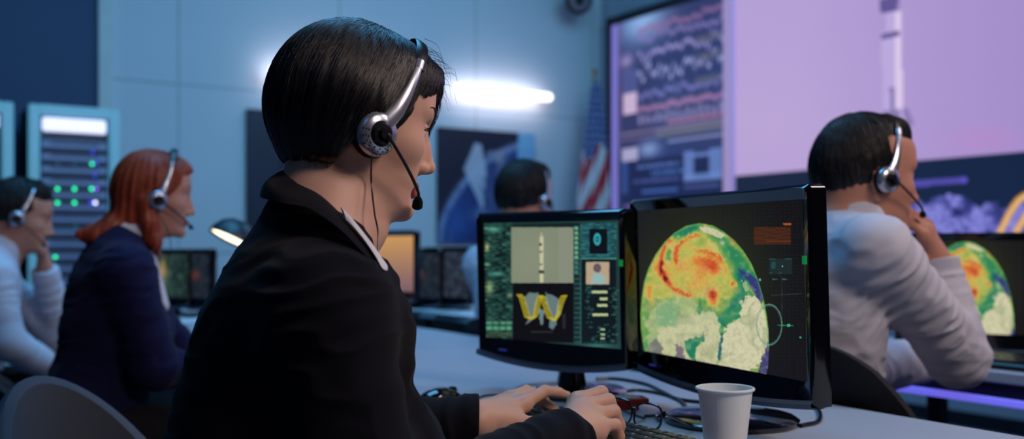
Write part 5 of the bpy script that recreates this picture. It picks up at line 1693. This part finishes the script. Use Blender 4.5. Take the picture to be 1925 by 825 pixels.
def cup():
    c = P(1363, 848, 1.40); c[2] = .790; r1, r0, h = .0385, .0275, .0895
    t = thing('paper_cup', 'plain white paper cup standing in front of the globe monitor', 'cup', c)
    m = MB(); m.lathe([(0, .004), (r0 - .001, .004), (r0, 0), (r0 + .0006, .0), (r1, h), (r1 - .0010, h), (r0 - .0006, .008), (0, .008)], c, 72); m.build('body', [CUPM], t, True, 40)
    m = MB(); k = 72; pts = [(r1 + .0012 + .0022 * math.cos(a), h + .0022 * math.sin(a)) for a in np.linspace(0, 2 * PI, 13)]; m.lathe(pts, c, k); m.build('rim', [CUPM], t)
    m = MB(); m.lathe([(0, .0085), (r0 + .004, .0085)], c, 40) if False else None
    m = MB(); v = []
    for i in range(7):
        for q in (0, 1):
            zz = .004 + (h - .008) * i / 6; rr = r0 + (r1 - r0) * zz / h + .0005; a = -2.1 + q * .05; v.append(c + A([rr * math.cos(a), rr * math.sin(a), zz]))
    m.add(v, [(2 * i, 2 * i + 1, 2 * i + 3, 2 * i + 2) for i in range(6)]); m.build('seam', [CUPM], t)


def dpt(px, py, z=.7935): Y = (CZ - z) * FPX / (py - HYP); return A([(px - CXP) / FPX * Y, Y, z])


def cable(name, label, pts, r=.0028, group=None, mt=None):
    m = MB(); m.tube(spline(pts, 50), r, 8); o = m.build(name, [mt or BLACKP], None, world=False)
    return tag(o, label, 'cable', group)


def desk_lamp():
    Y = 3.42; c = P(440, 441, Y); base = P(455, 0, Y); base[2] = .79
    t = thing('desk_lamp', 'black desk lamp with a glowing white underside behind the blazer shoulder', 'lamp', base)
    ax = unit(A([-.42, -.30, -1.])); ex = unit(np.cross(ax, [0, 1, 0])); R = np.stack([ex, np.cross(ax, ex), ax], 1)
    m = MB(); m.lathe([(0, -.050), (.035, -.048), (.060, -.030), (.078, 0), (.084, .022), (.081, .022), (.072, 0), (.05, -.024), (0, -.04)], c, 36, R); m.build('shade', [mat('lamp_shade_paint', (30, 46, 60), .35)], t)
    m = MB(); m.lathe([(0, .012), (.076, .014), (.076, .006), (0, .002)], c, 36, R); m.build('diffuser', [mat('lamp_diffuser', (255, 244, 200), .4, emit=(255, 238, 190), es=3.2)], t)
    m = MB(); m.tube(spline([c - ax * .05, c + A([.05, .03, .012]), base + A([.05, 0, .22]), base + A([0, 0, .02])], 24), .007, 10); m.build('arm', [SATIN], t)
    m = MB(); m.lathe([(0, 0), (.075, 0), (.075, .012), (.02, .022), (0, .022)], base, 36); m.build('base', [SATIN], t)
# ------------------------------------------------------------------ other people
def pose(o, yaw, lean=0., dx=0., half=.16, drop=0., tyaw=None, pelv=.48, neckd=.115):
    ty = yaw if tyaw is None else tyaw
    T = rotz(ty) @ roty(lean); f = A([math.cos(ty), math.sin(ty), 0]); l = T[:, 1]; o = A(o, float)
    N = o - f * (.040 + dx) - A([0, 0, neckd]); mid = N - T[:, 2] * (.082 + drop) + f * .01
    pe = A([*(mid - f * (.02 + math.sin(lean) * .4))[:2], .57])
    J = dict(T=T, neck=N, sL=mid + l * half, sR=mid - l * half, pelvis=pe)
    for q, s in (('L', 1), ('R', -1)):
        J['k' + q] = pe + f * .42 + l * s * .11 + A([0, 0, -.02]); J['a' + q] = A(J['k' + q]) + f * .05 + A([0, 0, -.47])
    return J, f


def short_hair(top=.012, back=.0, quiff=0.0, line=.062, side=-.01):
    return Chain([ell((-.008, 0, .040), (.100 + top * .6, .0785 + top * .55, .094 + top)), ell((-.046, 0, .012), (.060 + back, .070, .068), k=.03),
                  rc((.050, -.03, .105), (.050, .03, .105), .022 + quiff, k=.03),
                  Prim(lambda Q: np.maximum((.030 + .75 * (Q[:, 2] - .0)) - Q[:, 0], -(line + .03 - Q[:, 2])), (-.2, -.2, -.2), (.2, .2, .2), 's', .006),
                  Prim(lambda Q: np.maximum((-.012 - Q[:, 0]) * 1.0, Q[:, 2] - .02 - side) if False else np.maximum(Q[:, 2] - (-.055 + .85 * np.maximum(0, Q[:, 0] + .055)), -1.0), (-.2, -.2, -.2), (.2, .2, .2), 's', .008)],
                 disp=lambda Q: (.0016 * vnoise(Q * 60) + .0008 * vnoise(Q * 140)).astype(np.float32))


def shirt_collar(H, mt, label, r=.058, name='shirt_collar'):
    """ring collar with a turned-down fall around the neck"""
    J = H.J; T = J['T']; N = A(J['neck']); up = unit(H.o - N + T[:, 0] * .01); f, l = T[:, 0], T[:, 1]
    inner, outer = [], []
    for i in range(25):
        a = math.radians(-158 + 316 * i / 24); q = abs(i - 12) / 12.
        d = -f * math.cos(a) + l * math.sin(a)
        c = N + f * .012 + up * (.084 - .070 * q ** 2)
        inner.append(c + d * r * .96); outer.append(c + d * (r + .012 + .004 * q) - up * (.036 + .012 * q ** 3))
    return H.collar(name, inner, outer, mt, th=.0035, n=60, label=label)


def redhead():
    o = P(289, 370, 2.78); yaw, pit = math.radians(24), math.radians(7); M = rotz(yaw) @ roty(pit)
    J, f = pose(o, math.radians(30), .10, .055, .150, .01)
    J.update(eR=P(292, 690, 2.62), wR=P(392, 697, 2.78), eL=P(345, 668, 3.0), wL=P(425, 668, 3.1), trap=.036)
    H = Human('person', 'woman with long auburn hair in navy blazer sitting at the next desk', o, M, J, True, size=.93)
    hR = fingers(J['wR'], hand_frame(A([.8, .5, -.12]), A([0, 0, 1.])), .5, thumb=None, sc=.9)
    hL = fingers(J['wL'], hand_frame(A([.8, .5, -.12]), A([0, 0, 1.])) @ np.diag([1, -1, 1.]), .5, sc=.9)
    H.body([SKIN2, LIPS, EYEW, IRIS, BROWR], .004, [hR, hL])
    Nk = A(J['neck']); fw = J['T'][:, 0]; up = J['T'][:, 2]
    opening = [rc(Nk + fw * .015 - up * .0, Nk + fw * .015 + up * .25, .056, .075, k=.010, op='s'), rc(Nk + fw * .10 - up * .02, Nk + fw * .16 - up * .16, .045, .012, k=.008, op='s')]
    for q in 'LR':
        W = A(J['w' + q]); d = unit(W - A(J['e' + q])); opening.append(plane(W, d))
    pr = H.torso(.016) + H.arms(.016, r=(.050, .043, .038, .022)) + [rc(A(J['pelvis']) + A([0, 0, .10]), A(J['pelvis']) + A([0, 0, -.02]), .125, .14, k=.06)]
    H.cloth('blazer', pr, opening, NAVY, .006, amp=.004, seed=5.)
    H.cloth('trousers', [ell(J['pelvis'], (.14, .18, .12), J['T'], k=.05)] + H.legs(.010), [], TROUSER, .010, amp=.003, newton=0); H.feet(SHOE)
    shirt_collar(H, BLOUSE, 'white blouse collar', .054, 'blouse_collar')
    # blouse front seen in the V of the blazer
    ch = Chain([rc(Nk + fw * .065 - up * .03, Nk + fw * .125 - up * .18, .035, .03, k=.02)]); v, fc = sdf_mesh(ch, .006, newton=1); mkobj('blouse_front', v, fc, BLOUSE, H.root)['label'] = 'white blouse front'
    hc = Chain([ell((-.014, 0, .036), (.106, .090, .104)), ell((-.046, 0, -.02), (.070, .080, .10), k=.04), ell((-.052, 0, -.09), (.056, .074, .075), k=.04),
                chain_pts([(-.03, -.078, -.02), (-.01, -.078, -.08), (.012, -.070, -.135), (.03, -.055, -.175)], [.024, .026, .024, .008], .02), chain_pts([(-.02, .074, -.02), (.0, .072, -.08), (.012, .064, -.14)], [.026, .026, .012], .02),
                chain_pts([(-.080, -.03, -.07), (-.112, -.04, -.115), (-.155, -.045, -.138), (-.190, -.045, -.140)], [.036, .030, .022, .010], .03), chain_pts([(-.085, .03, -.10), (-.12, .05, -.135)], [.03, .01], .03),
                ell((.040, .004, .080), (.062, .068, .046), k=.03),
                Prim(lambda Q: np.maximum((.034 + np.where(Q[:, 2] > -.01, .72 * (Q[:, 2] - .003), -.0094 + .10 * (-.01 - Q[:, 2]))) - Q[:, 0], -(.092 - Q[:, 2] + .45 * np.maximum(0, np.abs(Q[:, 1]) - .02))), (-.2, -.2, -.2), (.2, .2, .2), 's', .006)],
               disp=lambda Q: (.0045 * vnoise(np.stack([np.arctan2(Q[:, 1], Q[:, 0] + .03) * 8, Q[:, 2] * 5, Q[:, 0] * 3], -1)) + .002 * vnoise(np.stack([np.arctan2(Q[:, 1], Q[:, 0] + .03) * 26, Q[:, 0] * 5, Q[:, 2] * 7], -1))).astype(np.float32))
    H.hair(hc, REDHAIR, .0045, strands=1500, crown=(.02, .01, .125), wid=.0016, lift=.0, label=None)
    headset(H, 'silver headset worn on the long auburn hair', False, cup=(.006, -.094, -.014), toe=.25, bandx=.030, rad=.98, mic_w=P(357, 424, 2.80), cable_to=[P(318, 440, 2.70), P(322, 480, 2.68)], mats=(SILVER, BLACKP, BLACKM))


def man(label, o, yaw, pit, J, hairmat, hairch, h, hands, shirt=SHIRT, brow=None, size=1.0, hs=None, amp=.0035, seed=3., sleeves=(.054, .050, .046, .034)):
    M = rotz(yaw) @ roty(pit); H = Human('person', label, o, M, J, False, size=size)
    H.body([SKIN2, LIPS2, EYEW, IRIS, brow or BROW], h, hands)
    Nk = A(J['neck']); fw = J['T'][:, 0]; up = J['T'][:, 2]
    opening = [rc(Nk + fw * .018 + up * .012, Nk + fw * .02 + up * .25, .062, .075, k=.010, op='s')]
    for q in 'LR':
        W = A(J['w' + q]); d = unit(W - A(J['e' + q])); opening.append(plane(W, d))
    pr = H.torso(.014) + H.arms(.012, r=sleeves)
    H.cloth('shirt', pr, opening, shirt, max(h * 1.1, .0045), amp=amp, seed=seed)
    H.cloth('trousers', [ell(A(J['pelvis']) - A([0, 0, .02]), (.155, .195, .12), J['T'], k=.05)] + H.legs(.014), [], TROUSER, .010, amp=.003, newton=0); H.feet(SHOE)
    shirt_collar(H, shirt, None, .064)
    H.hair(hairch, hairmat, h, strands=700, wid=.0011, lift=-.0005, seed=4)
    if hs: headset(H, **hs)
    return H


def men():
    # man on the right, hand at his mouth
    o = P(1624, 338, 2.12); yaw, pit = math.radians(8), math.radians(4)
    J, f = pose(o, yaw, .16, .015, .185, .0, tyaw=math.radians(18), neckd=.112); J['trap'] = .034
    J['sR'] = P(1652, 470, 1.955); J['eR'] = P(1800, 672, 2.12); J['wR'] = P(1762, 490, 2.16)
    J['eL'] = A(J['sL']) + f * .20 + A([0, 0, -.24]); J['wL'] = A(J['eL']) + f * .25 + A([0, .0, .02])
    J['pelvis'] = A([.69, 2.08, .60])
    w = A(J['wR']); d = unit(P(1722, 392, 2.115) - w)
    # fingers bent towards the lips, back of the hand outwards and to the camera
    Fh = hand_frame(d, A([.75, -.62, .1]))
    hR = fingers(w, Fh, [.75, .85, .95, 1.05], .6, sc=.98, thumb=[(.012, .020, -.006), (.040, .040, -.022), (.066, .038, -.040), (.088, .028, -.050)])
    hL = fingers(J['wL'], hand_frame(A([.9, .3, -.1]), A([0, 0, 1.])) @ np.diag([1, -1, 1.]), .5)
    man('man in white shirt with headset, hand to his mouth, right of the globe monitor', o, yaw, pit, J, BLACKHAIR, short_hair(.009, .002, .002), .004, [hR, hL], size=1.02,
        hs=dict(label='silver headset on the man with his hand at his mouth', big=False, cup=(.004, -.092, -.006), toe=.2, bandx=.03, rad=.90, mic=(.108, -.05, -.062), cable_to=None, mats=(SILVER, BLACKP, BLACKM)), amp=.005)
    # man in the middle, seen from behind
    o = P(985, 378, 3.42); yaw, pit = math.radians(52), math.radians(4)
    J, f = pose(o, yaw, .04, -.005, .165, .01, neckd=.130)
    for q in 'LR':
        J['e' + q] = A(J['s' + q]) + f * .12 + A([0, 0, -.25]); J['w' + q] = A(J['e' + q]) + f * .25 + A([0, 0, .02])
    hh = [fingers(J['w' + q], hand_frame(A([f[0], f[1], -.1]), A([0, 0, 1.])) @ np.diag([1, s, 1.]), .5) for q, s in (('R', 1), ('L', -1))]
    man('man with short dark hair in white shirt, seen from behind above the launch monitor', o, yaw, pit, J, BLACKHAIR, short_hair(.014, .0, .008), .0055, hh, size=1.0,
        hs=dict(label='silver headset on the man behind the launch monitor', big=False, cup=(.004, -.092, -.006), toe=.0, bandx=.02, rad=.92, mats=(SILVER, BLACKP, BLACKM)))
    # man at the left edge, resting his chin on his hand
    o = P(34, 410, 3.50); yaw, pit = math.radians(22), math.radians(12)
    J, f = pose(o, yaw, .22, .035, .18, .0, tyaw=math.radians(28), neckd=.125)
    J['eR'] = P(8, 640, 3.30); J['wR'] = P(92, 690, 3.42); J['eL'] = P(112, 640, 3.72); J['wL'] = P(84, 505, 3.60)
    w = A(J['wL']); hL = fingers(w, hand_frame(unit(P(78, 452, 3.56) - w), A([.9, .3, .2])) @ np.diag([1, -1, 1.]), [1.1, 1.15, 1.2, 1.2], .5)
    hR = fingers(J['wR'], hand_frame(A([.8, .5, -.1]), A([0, 0, 1.])), .5)
    man('man in white shirt at the far left edge resting chin on hand', o, yaw, pit, J, BLACKHAIR, short_hair(.014, .0, .01), .0055, [hR, hL], size=1.0,
        hs=dict(label='silver headset on the man at the far left edge', big=False, cup=(.004, -.092, -.004), toe=.2, bandx=.03, rad=.95, mic=(.10, -.06, -.07), mats=(SILVER, BLACKP, BLACKM)))
# ------------------------------------------------------------------ assemble
room()
l0 = on_left(862, 166, .16); l1 = on_left(1031, 182, .16); l1[2] = l0[2]; wall_light(l0, l1, 'glowing white tube light on the wall above the earth poster')
L = np.linalg.norm(l1 - l0); q0 = on_left(516, 0, .16); q0[2] = l0[2]; wall_light(q0, q0 + U * L, 'glowing tube light mostly hidden behind the black bob haircut')
TL = on_left(823, 238, .03); TR = on_left(1006, 238, .03); TR[2] = TL[2]; zb = on_left(823, 457, .03)[2]; BL = A([TL[0], TL[1], zb])
poster('poster', 'poster of blue earth and a spacecraft on the wall below the tube light', TL, TR, BL, paint_earth_poster)
W_ = np.linalg.norm(TR - TL); TL = on_left(464, 204, .03); TR = TL + U * W_ * .9; BL = A([TL[0], TL[1], TL[2] - (TR[2] * 0 + (l0[2] * 0) + 1.08)])
poster('poster', 'dark poster on the wall mostly hidden behind the woman in the black blazer', TL, TR, BL, paint_dark_poster, 30, 30)
video_wall(); flag(); security_camera()
rack('tall server rack with rows of green and violet lights behind the redhead', 54, 226, -6.5, 1.94, True, 1)
rack('server rack cut off by the left edge of the photo', -150, 26, -6.5, 1.94, False, 2)

# desks
desk('pale desk with the near monitors, keyboard and paper cup', .73, 1.47, -2.44, .5, group=None)
desk('pale desk in front of the redhead with small dark monitors', .86, 1.62, -5.2, -2.45)
desk('desk in the front row with a violet light strip under its edge', 2.19, 2.95, -2.05, .9, led=True)
desk('far pale desk carrying two dark monitors under the earth poster', 2.02, 2.80, -5.6, -2.12, legs=(R_at(806, 2.07),))

monitor('large monitor showing a weather heat map globe', (.3268788, 1.61770985, CZ - .06176041), 1.17925973, .03373, .4706, .26, paint_globe, 520, 330, hero=True, back=.040)
monitor('near monitor showing a rocket launch picture and a yellow curve chart', (.07719633 * .9, 2.11470851 * .9, CZ - .07529007 * .9), .76368897, .0331, .3853 * .9, .26 * .9, paint_launch, 600, 400, hero=True, back=.070, bez=.020)


def far_monitor(label, px, py, Y, w, h, yaw, kind, dz=.79, group=None):
    c = P(px, py, Y); monitor(label, c, yaw, .0, w, h, dim_pic(kind), 40, 30, deskz=dz, bez=.012, group=group, baser=.09)


far_monitor('small dark monitor with an amber glow in front of the redhead', 312, 518, 4.2, .26, .185, .50, 0)
far_monitor('dim dark monitor between the redhead and the black blazer', 366, 518, 4.12, .26, .185, .80, 1)
far_monitor('monitor glowing orange just behind the blouse collar', 716, 495, 3.62, .34, .20, .70, 3)
far_monitor('left one of the two far dark monitors under the earth poster', 780, 517, 4.62, .28, .21, .55, 1)
far_monitor('right one of the two far dark monitors under the earth poster', 839, 515, 4.55, .28, .21, .70, 2)


def globe_small(p):
    # the same weather globe shown on the next desk's screen
    s = 2.30 / 2.9
    X0, Y0 = p.X.copy(), p.Y.copy()
    p.X = 1195 + (p.X - 1730) * 1.42; p.Y = 400 + (p.Y - 440) * 1.42
    paint_globe(p, False); g = p.c.copy(); p.X, p.Y = X0, Y0


c = P(1872, 540, 2.62); monitor('monitor with a weather globe at the right edge behind the raised hand', c, math.radians(28), .0, .47, .25, globe_small, 300, 180, bez=.02, back=.05)
keyboard('black keyboard under the hands of the woman in the black blazer', .80, .945, -1.42, -.96)
keyboard('black keyboard on the front desk under the right edge monitor', 2.22, 2.36, -1.62, -1.22, parts=False)
eyeglasses(); mouse(); cup()
m = MB(); pc_ = P(1183, 757, 1.76); pc_[2] = .7905
t = thing('packet', 'small red and white packet lying behind the eyeglasses', 'packet', pc_, .2)
m.box(pc_ + A([0, 0, .011]), (.062, .040, .022), rotz(.2), bev=.002); m.build('box', [mat('red_card', (190, 34, 40), .4)], t, False)
m = MB(); m.box(pc_ + A([-.004, 0, .0225]), (.040, .038, .0015), rotz(.2)); m.build('label_band', [mat('white_card', (214, 214, 222), .5)], t, False)
cable('cable', 'black cable winding from the launch monitor towards the globe monitor', [dpt(1105, 722), dpt(1150, 738), dpt(1200, 733), dpt(1262, 745), dpt(1290, 765), dpt(1262, 780), dpt(1225, 783)], .003)
cable('cable', 'black cable looping on the desk behind the launch monitor stand', [dpt(1120, 712), dpt(1160, 712), dpt(1215, 722), dpt(1250, 738), dpt(1275, 750), dpt(1330, 757)], .0035)
cable('cable', 'thick black cable trailing over the desk right of the globe monitor stand', [dpt(1440, 752), dpt(1500, 748), dpt(1535, 765), dpt(1540, 790), dpt(1505, 800)], .0035)
cable('cable', 'thin dark cable lying on the desk left of the launch monitor stand', [dpt(960, 742), dpt(975, 728), dpt(1010, 722), dpt(1050, 722)], .0025)
desk_lamp()
# papers on the far desk
PAPER = mat('white_paper', (214, 218, 226), .7)
for k, (px, py, Y, rz_, lb) in enumerate(((808, 582, 4.5, .3, 'loose white papers lying under the far dark monitors'), (300, 605, 4.1, .5, 'white paper sheet under the small amber monitor'), (356, 602, 4.0, -.2, 'white paper sheet under the dim dark monitor'), (880, 590, 4.25, .1, 'white paper sheet at the right end of the far desk'))):
    q = dpt(px, py, .792); m = MB(); R = rotz(rz_ + ROOMYAW); v = [(q + R @ A([x, y, .0008 + .0025 * math.sin(3 * x * 8) ** 2])) for x in np.linspace(-.105, .105, 8) for y in np.linspace(-.148, .148, 5)]
    m.add(v, grid_faces(8, 5)); o = m.build('paper_sheet', [PAPER], None, world=False); tag(o, lb, 'paper'); s_ = o.modifiers.new('t', 'SOLIDIFY'); s_.thickness = .0008

# chairs
def under(J, back=.02): f = A(J['T'])[:, 0] * A([1, 1, 0]); return A(J['pelvis']) - unit(f) * back
H0 = hero()
redhead(); men()
office_chair('empty charcoal tub chair with a blue shell at the bottom left', A([-.655, 1.64, 0]), math.radians(-28), .84, tub=True)
hp = A(H0.J['pelvis']); office_chair('black chair under the woman in the black blazer', hp * A([1, 1, 0]), math.radians(33), .80, width=.40)
for o in [o for o in bpy.data.objects if o.name.startswith('person') and o.parent is None]:
    if o == H0.root: continue
    lb = o['label']; q = A(o.location)
    if 'auburn' in lb: office_chair('black chair under the woman with long auburn hair', q * A([1, 1, 0]), math.radians(30), .78)
    elif 'mouth' in lb: office_chair('black mesh chair under the man with his hand at his mouth', A([.79, 2.04, 0]), math.radians(26), .905, width=.50)
    elif 'behind above' in lb: office_chair('black chair showing behind the launch monitor', q * A([1, 1, 0]) + A([.13, .03, 0]), math.radians(48), .85, width=.50)
    else: office_chair('dark chair at the far left edge under the man in white shirt', q * A([1, 1, 0]), math.radians(28), .80)

# camera
cam = bpy.data.cameras.new('camera'); co = bpy.data.objects.new('camera', cam); link(co)
co.location = (0, 0, CZ); co.rotation_euler = (PI / 2, 0, 0)
cam.sensor_width = 36; cam.lens = 36 * FPX / 1925; cam.shift_y = (HYP - 412.5) / 1925; cam.clip_start = .05
cam.dof.use_dof = True; cam.dof.focus_distance = 1.28; cam.dof.aperture_fstop = 3.0
sc = bpy.context.scene; sc.camera = co

# light: dim blue room, unseen area lamps added to light it
w = bpy.data.worlds.new('world'); sc.world = w; w.use_nodes = True
w.node_tree.nodes['Background'].inputs[0].default_value = (.05, .12, .3, 1); w.node_tree.nodes['Background'].inputs[1].default_value = .15
area('wall_fill_far', RW(3.8, -4.4, 3.6), RW(3.4, -7.0, 1.4), 1.6, 84, (116, 190, 232))  # unseen lamp added to wash the far part of the wall
area('wall_fill_left', RW(.9, -4.2, 3.6), RW(1.6, -6.9, 1.2), 1.6, 60, (92, 184, 234))  # added unseen lamp, teal wash over the rack end
area('desk_row_fill', RW(1.3, -2.6, 3.5), RW(1.1, -2.6, .8), 1.6, 52, (100, 184, 244))  # unseen fill added to brighten the desk row
area('front_key_fill', RW(3.0, -.2, 3.2), RW(.6, -1.2, 1.0), 1.0, 22, (246, 230, 224))  # unseen key added in front for the faces and the cup
area('face_key_fill', (1.5, .3, 2.5), (0, 1.4, 1.0), .6, 23, (255, 228, 214))  # unseen warm key added at the side to light her cheek
area('rear_fill', RW(-.8, .2, 3.2), RW(.9, -1.2, .8), 1.2, 3, (100, 180, 255))  # weak blue fill added from behind, no visible fixture
vs = sc.view_settings; vs.view_transform = 'Standard'; vs.look = 'None'; vs.exposure = 0; vs.gamma = 1; vs.use_curve_mapping = False
